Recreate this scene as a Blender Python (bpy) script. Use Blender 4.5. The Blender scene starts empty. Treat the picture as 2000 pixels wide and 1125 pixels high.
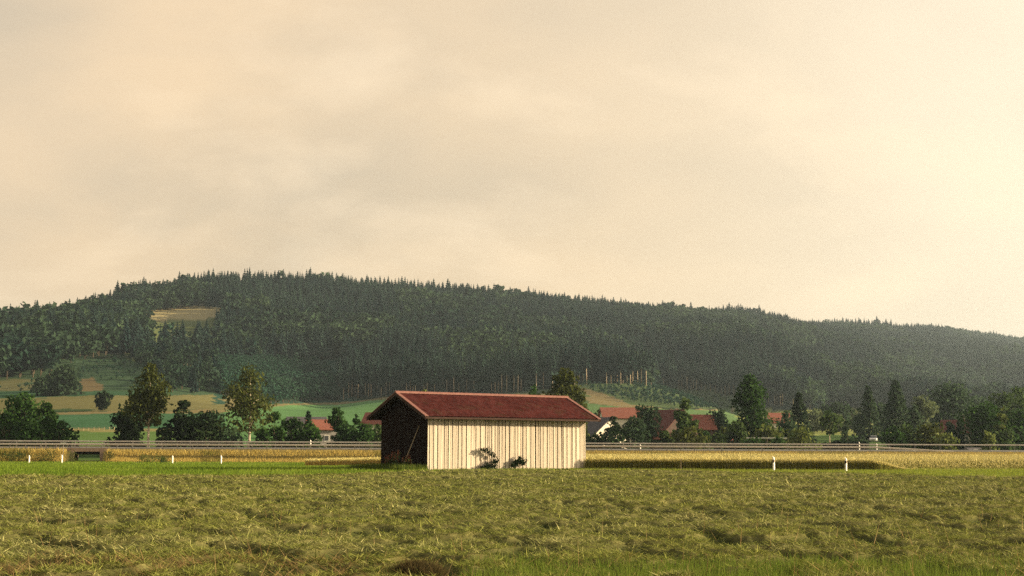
import bpy, math, random
import numpy as np
from mathutils import Vector

# ------------------------------------------------------------------ camera, sky, sun
SC = bpy.context.scene
COL = SC.collection
F = 2714.0                     # focal length in pixels of the 2000 px wide photograph
CAM_Z = 1.75
PITCH, ROLL = 0.1124, 0.004
SUN_AZ, SUN_EL = math.radians(84), math.radians(15.0)
SUN_DIR = Vector((math.cos(SUN_EL) * math.sin(SUN_AZ), math.cos(SUN_EL) * math.cos(SUN_AZ), math.sin(SUN_EL)))

cp, sp = math.cos(PITCH), math.sin(PITCH)
cr, sr = math.cos(ROLL), math.sin(ROLL)
R1 = np.array([[1, 0, 0], [0, cp, sp], [0, -sp, cp]])
R2 = np.array([[cr, 0, sr], [0, 1, 0], [-sr, 0, cr]])
RW = R2 @ R1                   # rows: camera right, forward, up in world axes

cam = bpy.data.cameras.new("camera")
cam.sensor_width = 36.0
cam.lens = F / 2000 * 36
cam.clip_start, cam.clip_end = 0.1, 20000
camo = bpy.data.objects.new("camera", cam)
COL.objects.link(camo)
from mathutils import Matrix
camo.matrix_world = Matrix(((RW[0][0], RW[2][0], -RW[1][0], 0), (RW[0][1], RW[2][1], -RW[1][1], 0),
                            (RW[0][2], RW[2][2], -RW[1][2], CAM_Z), (0, 0, 0, 1)))
SC.camera = camo

SC.view_settings.view_transform = 'Standard'
SC.view_settings.look = 'None'
SC.view_settings.exposure = 1.25
SC.view_settings.gamma = 1.0
SC.view_settings.use_curve_mapping = False
SC.render.engine = 'CYCLES'
SC.cycles.max_bounces = 4
SC.cycles.diffuse_bounces = 2
SC.cycles.glossy_bounces = 1
SC.cycles.transmission_bounces = 2
SC.cycles.volume_bounces = 0
SC.cycles.transparent_max_bounces = 6
SC.cycles.use_denoising = False
SC.cycles.sample_clamp_indirect = 1.5
SC.cycles.use_light_tree = False
SC.cycles.caustics_reflective = False
SC.cycles.caustics_refractive = False


class NT:
    """tiny helper for building node trees"""
    def __init__(s, tree):
        s.t = tree
        tree.nodes.clear()

    def n(s, kind, **kw):
        x = s.t.nodes.new(kind)
        for k, v in kw.items():
            if k.startswith('i_'):
                x.inputs[k[2:].replace('_', ' ')].default_value = v
            else:
                setattr(x, k, v)
        return x

    def l(s, a, b):
        s.t.links.new(a, b)

    def math(s, op, a, b=None, clamp=False):
        x = s.n('ShaderNodeMath', operation=op, use_clamp=clamp)
        for i, v in enumerate((a, b)):
            if v is None:
                continue
            if isinstance(v, (int, float)):
                x.inputs[i].default_value = v
            else:
                s.l(v, x.inputs[i])
        return x.outputs[0]

    def mix(s, f, a, b, mode='MIX'):
        x = s.n('ShaderNodeMix', data_type='RGBA', blend_type=mode)
        for k, v in ((0, f), (6, a), (7, b)):
            if isinstance(v, (int, float)):
                x.inputs[k].default_value = v
            elif isinstance(v, tuple):
                x.inputs[k].default_value = (*v, 1)[:4]
            else:
                s.l(v, x.inputs[k])
        return x.outputs[2]

    def ramp(s, f, stops):
        x = s.n('ShaderNodeValToRGB')
        el = x.color_ramp.elements
        while len(el) < len(stops):
            el.new(0.5)
        for e, (p, c) in zip(el, stops):
            e.position = p
            e.color = (*c, 1) if len(c) == 3 else c
        s.l(f, x.inputs[0])
        return x.outputs[0]


world = bpy.data.worlds.new("World")
SC.world = world
world.use_nodes = True
w = NT(world.node_tree)
tc = w.n('ShaderNodeTexCoord')
sep = w.n('ShaderNodeSeparateXYZ')
w.l(tc.outputs['Generated'], sep.inputs[0])
sky = w.n('ShaderNodeTexSky', sky_type='NISHITA', sun_disc=False)
sky.sun_elevation = SUN_EL
sky.sun_rotation = SUN_AZ
sky.air_density, sky.dust_density = 1.5, 3.0
skys = w.mix(1.0, sky.outputs[0], (0.10, 0.10, 0.10), 'MULTIPLY')
# angle to the sun: the cloud cover thins and brightens towards it
dotn = w.n('ShaderNodeVectorMath', operation='DOT_PRODUCT')
w.l(tc.outputs['Generated'], dotn.inputs[0])
dotn.inputs[1].default_value = Vector((SUN_DIR.x, SUN_DIR.y, SUN_DIR.z * 0.6)).normalized()
tow = w.math('MULTIPLY_ADD', dotn.outputs['Value'], 0.5)
tow.node.inputs[2].default_value = 0.5
base = w.ramp(tow, [(0.0, (0.44, 0.345, 0.25)), (0.33, (0.54, 0.42, 0.29)), (0.45, (0.64, 0.475, 0.30)), (0.56, (0.67, 0.50, 0.315)),
                    (0.63, (0.66, 0.515, 0.345)), (0.70, (0.70, 0.58, 0.42)), (1.0, (0.92, 0.82, 0.66))])
# clouds on a flat layer overhead
den = w.math('ADD', sep.outputs[2], 0.42)
den = w.math('MAXIMUM', den, 0.05)
pc = w.n('ShaderNodeCombineXYZ')
w.l(w.math('DIVIDE', sep.outputs[0], den), pc.inputs[0])
w.l(w.math('DIVIDE', sep.outputs[1], den), pc.inputs[1])
mp = w.n('ShaderNodeMapping')
mp.inputs['Rotation'].default_value = (0, 0, math.radians(-28))
mp.inputs['Scale'].default_value = (2.0, 2.5, 1)
w.l(pc.outputs[0], mp.inputs[0])
n1 = w.n('ShaderNodeTexNoise', i_Scale=0.85, i_Detail=7.0, i_Roughness=0.52, i_Distortion=0.2)
w.l(mp.outputs[0], n1.inputs['Vector'])
n2 = w.n('ShaderNodeTexNoise', i_Scale=1.9, i_Detail=6.0, i_Roughness=0.52, i_Distortion=0.25)
w.l(mp.outputs[0], n2.inputs['Vector'])
dark = w.ramp(n1.outputs['Fac'], [(0.40, (0, 0, 0)), (0.68, (1, 1, 1))])
lite = w.ramp(n2.outputs['Fac'], [(0.50, (0, 0, 0)), (0.74, (1, 1, 1))])
away = w.math('SUBTRACT', 1.02, tow, True)
away = w.math('MULTIPLY', w.math('POWER', away, 1.8), 2.3, True)
c1 = w.mix(w.math('MULTIPLY', dark, away, True), base, (0.40, 0.335, 0.25))
c2 = w.mix(w.math('MULTIPLY', lite, 0.5), c1, (0.82, 0.645, 0.44))
# the cover opens overhead, where the clear sky comes through
cover = w.ramp(sep.outputs[2], [(0.0, (0.93,) * 3), (0.34, (0.88,) * 3), (0.75, (0.30,) * 3), (1.0, (0.25,) * 3)])
skyc = w.mix(cover, skys, c2)
bg = w.n('ShaderNodeBackground', i_Strength=0.68)
w.l(skyc, bg.inputs[0])
wo = w.n('ShaderNodeOutputWorld')
w.l(bg.outputs[0], wo.inputs[0])

sun = bpy.data.lights.new("sun", 'SUN')
sun.energy = 5.0
sun.angle = math.radians(0.7)
sun.color = (1.0, 0.81, 0.52)
suno = bpy.data.objects.new("sun", sun)
COL.objects.link(suno)
suno.rotation_euler = SUN_DIR.to_track_quat('Z', 'Y').to_euler()
suno.location = (60, -10, 40)

HAZE_DENSITY = 0.00011
HAZE_COLOR = (0.72, 0.88, 1.0)
HAZE_G = 0.6


# ------------------------------------------------------------------ projection helpers
def ray(px, py):
    """direction with unit y for a pixel of the 2000 x 1125 photograph -> (x/y, z/y)"""
    c = np.array([(px - 1000) / F, 1.0, (562.5 - py) / F])
    d = RW.T @ c
    return d[0] / d[1], d[2] / d[1]


def at(px, py, d):
    u, v = ray(px, py)
    return u * d, d, CAM_Z + v * d


def project(x, y, z):
    q = np.stack([x, y, np.asarray(z) - CAM_Z], -1) @ RW.T
    return 1000 + F * q[..., 0] / q[..., 1], 562.5 - F * q[..., 2] / q[..., 1]


def ss(t):
    t = np.clip(t, 0, 1)
    return t * t * (3 - 2 * t)


rng = np.random.default_rng(7)
random.seed(7)

# value noise on numpy arrays
_perm = np.random.default_rng(3).random((256, 256))


def vnoise(x, y):
    xi, yi = np.floor(x).astype(int), np.floor(y).astype(int)
    fx, fy = x - xi, y - yi
    fx, fy = fx * fx * (3 - 2 * fx), fy * fy * (3 - 2 * fy)
    g = lambda a, b: _perm[a % 256, b % 256]
    return (g(xi, yi) * (1 - fx) + g(xi + 1, yi) * fx) * (1 - fy) + (g(xi, yi + 1) * (1 - fx) + g(xi + 1, yi + 1) * fx) * fy


def fbm(x, y, o=4):
    s, a, t = 0, 1.0, 0
    for k in range(o):
        s = s + a * vnoise(x * 2 ** k + 17.3 * k, y * 2 ** k + 9.1 * k)
        t += a
        a *= 0.5
    return s / t


def inpoly(px, py, poly):
    r = np.zeros(np.shape(px), bool)
    n = len(poly)
    for i in range(n):
        x1, y1 = poly[i]
        x2, y2 = poly[(i + 1) % n]
        if y1 == y2:
            continue
        c = ((y1 > py) != (y2 > py)) & (px < (x2 - x1) * (py - y1) / (y2 - y1) + x1)
        r ^= c
    return r


# ------------------------------------------------------------------ terrain
# px of the column: sky row, ridge distance, tree px height there, then (distance, ground row) from the valley up to the forest edge
COLS = [
    (-700, 700, 1050, [(330, 858), (480, 815), (620, 790), (760, 765)]),
    (-250, 655, 1100, [(330, 858), (480, 812), (620, 780), (760, 752)]),
    (0, 615, 1150, [(330, 857), (480, 810), (620, 775), (760, 745)]),
    (120, 588, 1170, [(330, 856), (480, 809), (640, 770), (780, 735)]),
    (240, 536, 1220, [(330, 856), (480, 808), (660, 768), (820, 718)]),
    (400, 513, 1300, [(330, 856), (500, 808), (700, 772), (850, 735)]),
    (490, 531, 1325, [(330, 856), (510, 813), (710, 783), (850, 757)]),
    (590, 523, 1350, [(330, 856), (520, 818), (720, 795), (850, 780)]),
    (750, 538, 1400, [(330, 857), (520, 818), (720, 792), (850, 773)]),
    (950, 550, 1500, [(330, 858), (520, 822), (720, 790), (860, 768)]),
    (1150, 574, 1600, [(330, 860), (520, 820), (700, 790), (850, 748)]),
    (1280, 586, 1680, [(330, 862), (520, 824), (720, 795), (880, 752)]),
    (1400, 593, 1850, [(330, 864), (560, 825), (760, 802), (920, 768)]),
    (1600, 615, 2200, [(330, 865), (600, 838), (820, 815), (980, 800)]),
    (1800, 626, 2600, [(330, 866), (600, 840), (850, 820), (1000, 808)]),
    (2000, 656, 2900, [(330, 867), (600, 842), (850, 824), (1050, 812)]),
    (2300, 700, 3000, [(330, 868), (600, 846), (850, 830), (1050, 818)]),
    (2700, 740, 3000, [(330, 868), (600, 850), (850, 838), (1050, 828)]),
]
DG = np.arange(200, 4000, 10.0)
UG = np.linspace(-0.66, 0.66, 265)
_cu, _cz, _cdr = [], [], []
for px, skyrow, dr, pts in COLS:
    th = 19.0 if px > 250 else 16.0
    rg = skyrow + th * F / dr
    ds, zs = [200, 250], [-0.3, -0.2]
    for d, row in pts + [(dr, rg)]:
        ds.append(d)
        zs.append(CAM_Z + ray(px, row)[1] * d)
    zr = zs[-1]
    for k, fz in ((200, 0.93), (600, 0.6), (1200, 0.3)):
        ds.append(dr + k)
        zs.append(zr * fz)
    prof = np.interp(DG, ds, zs)
    ker = np.ones(9) / 9
    prof = np.convolve(np.pad(prof, 4, mode='edge'), ker, 'valid')
    _cu.append(ray(px, 750)[0])
    _cz.append(prof)
    _cdr.append(dr)
_cz = np.array(_cz)
ZT = np.array([np.interp(UG, _cu, _cz[:, j]) for j in range(len(DG))])          # [d, u]
ker = np.ones(9) / 9
ZT = np.array([np.convolve(np.pad(r, 4, mode='edge'), ker, 'valid') for r in ZT])


def zg(x, y):
    x, y = np.asarray(x, float), np.asarray(y, float)
    left = ss((4 - x) / 26)
    right = ss((x - 4) / 20)
    near = -0.75 * ss((y - 88) / 75) * left + 0.25 * ss((y - 112) / 60) * right
    u = x / np.maximum(y, 1)
    fi = np.clip((y - DG[0]) / 10.0, 0, len(DG) - 1.001)
    ui = np.clip((u - UG[0]) / (UG[1] - UG[0]), 0, len(UG) - 1.001)
    i, j = fi.astype(int), ui.astype(int)
    a, b = fi - i, ui - j
    far = (ZT[i, j] * (1 - a) * (1 - b) + ZT[i + 1, j] * a * (1 - b) + ZT[i, j + 1] * (1 - a) * b + ZT[i + 1, j + 1] * a * b)
    hill = ss((y - 560) / 420)
    far = far + (fbm(x / 60, y / 60, 3) - 0.5) * 4 * ss((y - 420) / 400)
    far = far + (fbm(x / 125 + 0.3 * np.sin(y / 170), y / 400 + 3, 2) - 0.5) * 66 * hill * np.clip(1 - (far - 50) / 110, 0.10, 1)
    t = ss((y - 214) / 30)
    return near * (1 - t) + far * t


def hit(px, py):
    u, v = ray(px, py)
    d = np.arange(225, 3400, 2.0)
    g = zg(u * d, d) - (CAM_Z + v * d)
    k = np.argmax(g > 0)
    return u * d[k], d[k], float(zg(u * d[k], d[k]))


# ------------------------------------------------------------------ object helpers
def tag(o, label=None, cat=None, group=None, kind=None):
    for k, v in (('label', label), ('category', cat), ('group', group), ('kind', kind)):
        if v:
            o[k] = v
    return o


def empty(name, loc, rz=0.0):
    o = bpy.data.objects.new(name, None)
    o.empty_display_size = 0.3
    COL.objects.link(o)
    o.location = loc
    o.rotation_euler = (0, 0, rz)
    return o


def np_mesh(name, V, Fc, cols=None, smooth=False):
    V = np.asarray(V, np.float32).reshape(-1, 3)
    Fc = np.asarray(Fc, np.int32)
    n, k = Fc.shape
    me = bpy.data.meshes.new(name)
    me.vertices.add(len(V))
    me.vertices.foreach_set('co', V.ravel())
    me.loops.add(n * k)
    me.loops.foreach_set('vertex_index', Fc.ravel())
    me.polygons.add(n)
    me.polygons.foreach_set('loop_start', np.arange(0, n * k, k, dtype=np.int32))
    me.polygons.foreach_set('loop_total', np.full(n, k, np.int32))
    if smooth:
        me.polygons.foreach_set('use_smooth', np.ones(n, bool))
    if cols is not None:
        c = np.ones((len(V), 4), np.float32)
        c[:, :3] = cols
        a = me.color_attributes.new('Col', 'FLOAT_COLOR', 'POINT')
        a.data.foreach_set('color', c.ravel())
    me.update(calc_edges=True)
    me.validate()
    return me


def link(name, me, mat=None, parent=None, loc=None):
    o = bpy.data.objects.new(name, me)
    COL.objects.link(o)
    if mat is not None and len(me.materials) == 0:
        me.materials.append(mat)
    if parent is not None:
        o.parent = parent
    if loc is not None:
        o.location = loc
    return o


class MB:
    """collects boxes, tubes and polygons into one mesh"""
    def __init__(s):
        s.v, s.f = [], []

    def poly(s, pts):
        b = len(s.v)
        s.v += [tuple(p) for p in pts]
        s.f.append(tuple(range(b, b + len(pts))))

    def hexa(s, p):            # 8 points: bottom loop then top loop, ccw from above
        b = len(s.v)
        s.v += [tuple(q) for q in p]
        for f in ((3, 2, 1, 0), (4, 5, 6, 7), (0, 1, 5, 4), (1, 2, 6, 5), (2, 3, 7, 6), (3, 0, 4, 7)):
            s.f.append(tuple(b + i for i in f))

    def box(s, x0, x1, y0, y1, z0, z1):
        s.hexa([(x0, y0, z0), (x1, y0, z0), (x1, y1, z0), (x0, y1, z0), (x0, y0, z1), (x1, y0, z1), (x1, y1, z1), (x0, y1, z1)])

    def tube(s, pts, rad, n=6, cap=True):
        b = len(s.v)
        pts = [Vector(p) for p in pts]
        for i, p in enumerate(pts):
            d = (pts[min(i + 1, len(pts) - 1)] - pts[max(i - 1, 0)]).normalized()
            a = d.cross(Vector((0.31, 0.95, 0.02))).normalized()
            c = d.cross(a)
            for k in range(n):
                t = 2 * math.pi * k / n
                s.v.append(tuple(p + (a * math.cos(t) + c * math.sin(t)) * rad[i]))
        for i in range(len(pts) - 1):
            for k in range(n):
                k2 = (k + 1) % n
                s.f.append((b + i * n + k, b + i * n + k2, b + (i + 1) * n + k2, b + (i + 1) * n + k))
        if cap:
            s.f.append(tuple(b + k for k in reversed(range(n))))
            e = b + (len(pts) - 1) * n
            s.f.append(tuple(e + k for k in range(n)))

    def mesh(s, name, smooth=False):
        me = bpy.data.meshes.new(name)
        me.from_pydata(s.v, [], s.f)
        if smooth:
            me.polygons.foreach_set('use_smooth', np.ones(len(me.polygons), bool))
        me.update()
        return me

    def build(s, name, mat, parent=None, smooth=False, loc=None):
        return link(name, s.mesh(name, smooth), mat, parent, loc)


# ------------------------------------------------------------------ materials
def mat_noise(name, c1, c2, scale=5.0, rough=0.85, bump=0.0, detail=5.0, stretch=(1, 1, 1), spec=0.2, objrand=0.0, metallic=0.0):
    m = bpy.data.materials.new(name)
    m.use_nodes = True
    t = NT(m.node_tree)
    co = t.n('ShaderNodeTexCoord')
    mpn = t.n('ShaderNodeMapping')
    mpn.inputs['Scale'].default_value = stretch
    t.l(co.outputs['Object'], mpn.inputs[0])
    nz = t.n('ShaderNodeTexNoise', i_Scale=scale, i_Detail=detail, i_Roughness=0.6)
    t.l(mpn.outputs[0], nz.inputs['Vector'])
    f = t.ramp(nz.outputs['Fac'], [(0.32, (0, 0, 0)), (0.68, (1, 1, 1))])
    c = t.mix(f, c1, c2)
    if objrand:
        oi = t.n('ShaderNodeObjectInfo')
        k = t.math('MULTIPLY_ADD', oi.outputs['Random'], objrand)
        k.node.inputs[2].default_value = 1 - objrand / 2
        cc = t.n('ShaderNodeCombineColor')
        for i in range(3):
            t.l(k, cc.inputs[i])
        c = t.mix(1.0, c, cc.outputs[0], 'MULTIPLY')
    b = t.n('ShaderNodeBsdfPrincipled', i_Roughness=rough, i_Metallic=metallic)
    b.inputs['Specular IOR Level'].default_value = spec
    t.l(c, b.inputs['Base Color'])
    if bump:
        bp = t.n('ShaderNodeBump', i_Strength=bump, i_Distance=0.05)
        t.l(nz.outputs['Fac'], bp.inputs['Height'])
        t.l(bp.outputs[0], b.inputs['Normal'])
    o = t.n('ShaderNodeOutputMaterial')
    t.l(b.outputs[0], o.inputs[0])
    return m


def mat_leaf(name, c1=None, c2=None, trans=0.3, objrand=0.35, nscale=0.25, world_noise=False):
    """foliage: diffuse plus translucent; colour from the Col attribute when c1 is None"""
    m = bpy.data.materials.new(name)
    m.use_nodes = True
    t = NT(m.node_tree)
    if c1 is None:
        a = t.n('ShaderNodeAttribute', attribute_name='Col')
        c = a.outputs['Color']
    else:
        oi = t.n('ShaderNodeObjectInfo')
        nz = t.n('ShaderNodeTexNoise', i_Scale=0.012, i_Detail=3.0, i_Roughness=0.6)
        t.l(oi.outputs['Location'], nz.inputs['Vector'])
        pl_ = t.ramp(nz.outputs['Fac'], [(0.41, (0, 0, 0)), (0.59, (1, 1, 1))])
        f_ = t.math('ADD', t.math('MULTIPLY', pl_, 0.62), t.math('MULTIPLY', oi.outputs['Random'], 0.38))
        c = t.mix(f_, c1, c2)
    if c1 is None and objrand:
        oi = t.n('ShaderNodeObjectInfo')
        k = t.math('MULTIPLY_ADD', oi.outputs['Random'], objrand)
        k.node.inputs[2].default_value = 1 - objrand / 2
        cc = t.n('ShaderNodeCombineColor')
        for i in range(3):
            t.l(k, cc.inputs[i])
        c = t.mix(1.0, c, cc.outputs[0], 'MULTIPLY')
    d = t.n('ShaderNodeBsdfDiffuse')
    t.l(c, d.inputs[0])
    tr = t.n('ShaderNodeBsdfTranslucent')
    t.l(c, tr.inputs[0])
    mx = t.n('ShaderNodeMixShader')
    mx.inputs[0].default_value = trans
    t.l(d.outputs[0], mx.inputs[1])
    t.l(tr.outputs[0], mx.inputs[2])
    o = t.n('ShaderNodeOutputMaterial')
    t.l(mx.outputs[0], o.inputs[0])
    return m


def mat_ground(name):
    m = bpy.data.materials.new(name)
    m.use_nodes = True
    t = NT(m.node_tree)
    a = t.n('ShaderNodeAttribute', attribute_name='Col')
    co = t.n('ShaderNodeTexCoord')
    outs = []
    for sc in (0.035, 0.35, 2.6):
        nz = t.n('ShaderNodeTexNoise', i_Scale=sc, i_Detail=5.0, i_Roughness=0.65)
        t.l(co.outputs['Object'], nz.inputs['Vector'])
        outs.append(nz.outputs['Fac'])
    s = t.math('ADD', t.math('MULTIPLY', outs[0], 0.6), t.math('MULTIPLY', outs[1], 0.7))
    s = t.math('ADD', s, t.math('MULTIPLY', outs[2], 0.7))
    cc = t.n('ShaderNodeCombineColor')
    for i in range(3):
        t.l(s, cc.inputs[i])
    c = t.mix(1.0, a.outputs['Color'], cc.outputs[0], 'MULTIPLY')
    b = t.n('ShaderNodeBsdfDiffuse')
    t.l(c, b.inputs[0])
    bp = t.n('ShaderNodeBump', i_Strength=0.5, i_Distance=0.08)
    t.l(outs[2], bp.inputs['Height'])
    t.l(bp.outputs[0], b.inputs['Normal'])
    o = t.n('ShaderNodeOutputMaterial')
    t.l(b.outputs[0], o.inputs[0])
    return m


def mat_board(name):
    m = bpy.data.materials.new(name)
    m.use_nodes = True
    t = NT(m.node_tree)
    co = t.n('ShaderNodeTexCoord')
    oi = t.n('ShaderNodeObjectInfo')
    off = t.n('ShaderNodeVectorMath', operation='MULTIPLY_ADD')
    t.l(oi.outputs['Location'], off.inputs[0])
    off.inputs[1].default_value = (7.3, 5.1, 3.7)
    t.l(co.outputs['Object'], off.inputs[2])

    def streak(sc, st, lo, hi):
        mp_ = t.n('ShaderNodeMapping')
        mp_.inputs['Scale'].default_value = st
        t.l(off.outputs[0], mp_.inputs[0])
        z_ = t.n('ShaderNodeTexNoise', i_Scale=sc, i_Detail=5.0, i_Roughness=0.65)
        t.l(mp_.outputs[0], z_.inputs['Vector'])
        return t.ramp(z_.outputs['Fac'], [(lo, (0, 0, 0)), (hi, (1, 1, 1))]), z_.outputs['Fac']
    g, gf = streak(6.0, (4, 4, 0.22), 0.3, 0.7)
    st, _ = streak(3.0, (9, 9, 0.5), 0.56, 0.72)
    kn, _ = streak(7.0, (1, 1, 0.8), 0.68, 0.74)
    c = t.mix(g, (0.50, 0.42, 0.325), (0.64, 0.55, 0.44))
    c = t.mix(t.math('MULTIPLY', st, 0.65), c, (0.22, 0.165, 0.11))
    c = t.mix(t.math('MULTIPLY', kn, 0.6), c, (0.10, 0.065, 0.04))
    k = t.math('MULTIPLY_ADD', oi.outputs['Random'], 0.34)
    k.node.inputs[2].default_value = 0.80
    cc = t.n('ShaderNodeCombineColor')
    for i in range(3):
        t.l(k, cc.inputs[i])
    c = t.mix(1.0, c, cc.outputs[0], 'MULTIPLY')
    b = t.n('ShaderNodeBsdfPrincipled', i_Roughness=0.9)
    b.inputs['Specular IOR Level'].default_value = 0.15
    t.l(c, b.inputs['Base Color'])
    bp = t.n('ShaderNodeBump', i_Strength=0.3, i_Distance=0.03)
    t.l(gf, bp.inputs['Height'])
    t.l(bp.outputs[0], b.inputs['Normal'])
    o = t.n('ShaderNodeOutputMaterial')
    t.l(b.outputs[0], o.inputs[0])
    return m


M = dict(
    ground=mat_ground('ground'),
    leaf=mat_leaf('leaf'),
    blade=mat_leaf('blade', trans=0.35, objrand=0),
    straw=mat_leaf('straw', trans=0.15, objrand=0),
    spruce=mat_leaf('spruce_needles', (0.006, 0.017, 0.021), (0.036, 0.062, 0.046), trans=0.12),
    broad=mat_leaf('broadleaf', (0.012, 0.030, 0.024), (0.060, 0.096, 0.050), trans=0.25),
    young=mat_leaf('young_tree', (0.024, 0.060, 0.042), (0.036, 0.078, 0.048), trans=0.2),
    bark=mat_noise('bark', (0.06, 0.045, 0.03), (0.12, 0.09, 0.06), 6, 0.95, stretch=(1, 1, 0.2)),
    palebark=mat_noise('pale_bark', (0.36, 0.27, 0.19), (0.50, 0.40, 0.29), 3, 0.95, objrand=0.7),
    birch=mat_noise('birch_bark', (0.62, 0.52, 0.40), (0.42, 0.33, 0.24), 3, 0.8, stretch=(1, 1, 2)),
    board=mat_board('bleached_board'),
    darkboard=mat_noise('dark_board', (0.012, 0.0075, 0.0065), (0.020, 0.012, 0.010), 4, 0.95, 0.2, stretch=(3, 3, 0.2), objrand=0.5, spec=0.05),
    backing=mat_noise('dark_backing', (0.045, 0.033, 0.022), (0.07, 0.05, 0.03), 3, 0.95),
    tile=mat_leaf('red_roof_tile', trans=0.0, objrand=0),
    verge=mat_noise('verge_metal', (0.18, 0.078, 0.062), (0.25, 0.115, 0.09), 4, 0.7),
    fascia=mat_noise('dark_trim', (0.04, 0.022, 0.016), (0.06, 0.033, 0.024), 4, 0.9),
    asphalt=mat_noise('asphalt', (0.085, 0.078, 0.07), (0.12, 0.11, 0.10), 2, 0.9),
    steel=mat_noise('galvanised_steel', (0.46, 0.41, 0.35), (0.58, 0.52, 0.44), 3, 0.55, spec=0.4),
    postm=mat_noise('dull_steel', (0.16, 0.15, 0.14), (0.24, 0.22, 0.20), 3, 0.7),
    concrete=mat_noise('concrete', (0.27, 0.19, 0.13), (0.38, 0.28, 0.20), 3, 0.9, 0.2),
    white=mat_noise('white_plastic', (0.78, 0.72, 0.62), (0.82, 0.78, 0.70), 5, 0.5),
    black=mat_noise('black_plastic', (0.02, 0.018, 0.018), (0.03, 0.026, 0.024), 5, 0.5),
    refl=mat_noise('reflector', (0.35, 0.20, 0.10), (0.42, 0.25, 0.12), 30, 0.3),
    wood=mat_noise('grey_wood', (0.26, 0.20, 0.14), (0.36, 0.28, 0.20), 6, 0.9, stretch=(3, 3, 0.3)),
    stake=mat_noise('stake_wood', (0.45, 0.32, 0.20), (0.55, 0.40, 0.25), 6, 0.9, stretch=(3, 3, 0.3)),
    wallw=mat_noise('white_render', (0.70, 0.62, 0.50), (0.78, 0.70, 0.58), 1, 0.9),
    wallg=mat_noise('grey_render', (0.26, 0.24, 0.22), (0.34, 0.31, 0.28), 1, 0.9),
    wallb=mat_noise('brown_wood_wall', (0.07, 0.045, 0.04), (0.11, 0.07, 0.055), 1.5, 0.9, stretch=(2, 2, 0.3)),
    roofr=mat_noise('far_red_tile', (0.20, 0.072, 0.050), (0.27, 0.10, 0.066), 1.2, 0.85),
    roofd=mat_noise('far_dark_red_tile', (0.10, 0.036, 0.030), (0.14, 0.05, 0.04), 1.2, 0.85),
    roofg=mat_noise('far_grey_tile', (0.075, 0.07, 0.075), (0.12, 0.11, 0.11), 1.2, 0.85),
    glass=mat_noise('window_glass', (0.03, 0.035, 0.04), (0.05, 0.055, 0.06), 1, 0.1, spec=0.6),
    carw=mat_noise('white_car_paint', (0.68, 0.66, 0.62), (0.72, 0.70, 0.66), 1, 0.3, spec=0.5),
    carr=mat_noise('red_car_paint', (0.36, 0.05, 0.05), (0.42, 0.07, 0.06), 1, 0.3, spec=0.5),
    tyre=mat_noise('tyre', (0.015, 0.015, 0.015), (0.03, 0.03, 0.03), 3, 0.9),
    rim=mat_noise('wheel_rim', (0.35, 0.35, 0.36), (0.45, 0.45, 0.46), 3, 0.4),
    lamp=mat_noise('headlight_glass', (0.6, 0.6, 0.58), (0.7, 0.7, 0.68), 3, 0.15, spec=0.7),
    track=mat_noise('track_dirt', (0.36, 0.27, 0.19), (0.46, 0.36, 0.26), 1.5, 0.95),
)

# ------------------------------------------------------------------ ground sheet
# hay field edge: distance as a function of bearing
_hb = [(-900, 70), (0, 71), (500, 76), (700, 80), (800, 88), (900, 93), (1143, 96), (1400, 92), (1600, 89), (1800, 82), (2000, 76), (2800, 70)]
HB_U = [ray(p, 920)[0] for p, _ in _hb]
HB_D = [d for _, d in _hb]


def hay_edge(u):
    return np.interp(u, HB_U, HB_D)


# barn footprint
BX, BY, BTH, BL, BW = -5.62, 93.26, 0.632, 13.6, 5.88
BU = np.array([math.cos(BTH), math.sin(BTH)])
BN = np.array([-math.sin(BTH), math.cos(BTH)])


def barn_local(x, y):
    return (x - BX) * BU[0] + (y - BY) * BU[1], (x - BX) * BN[0] + (y - BY) * BN[1]


def road_y(x):
    return 202 + 0.12 * x


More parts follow.
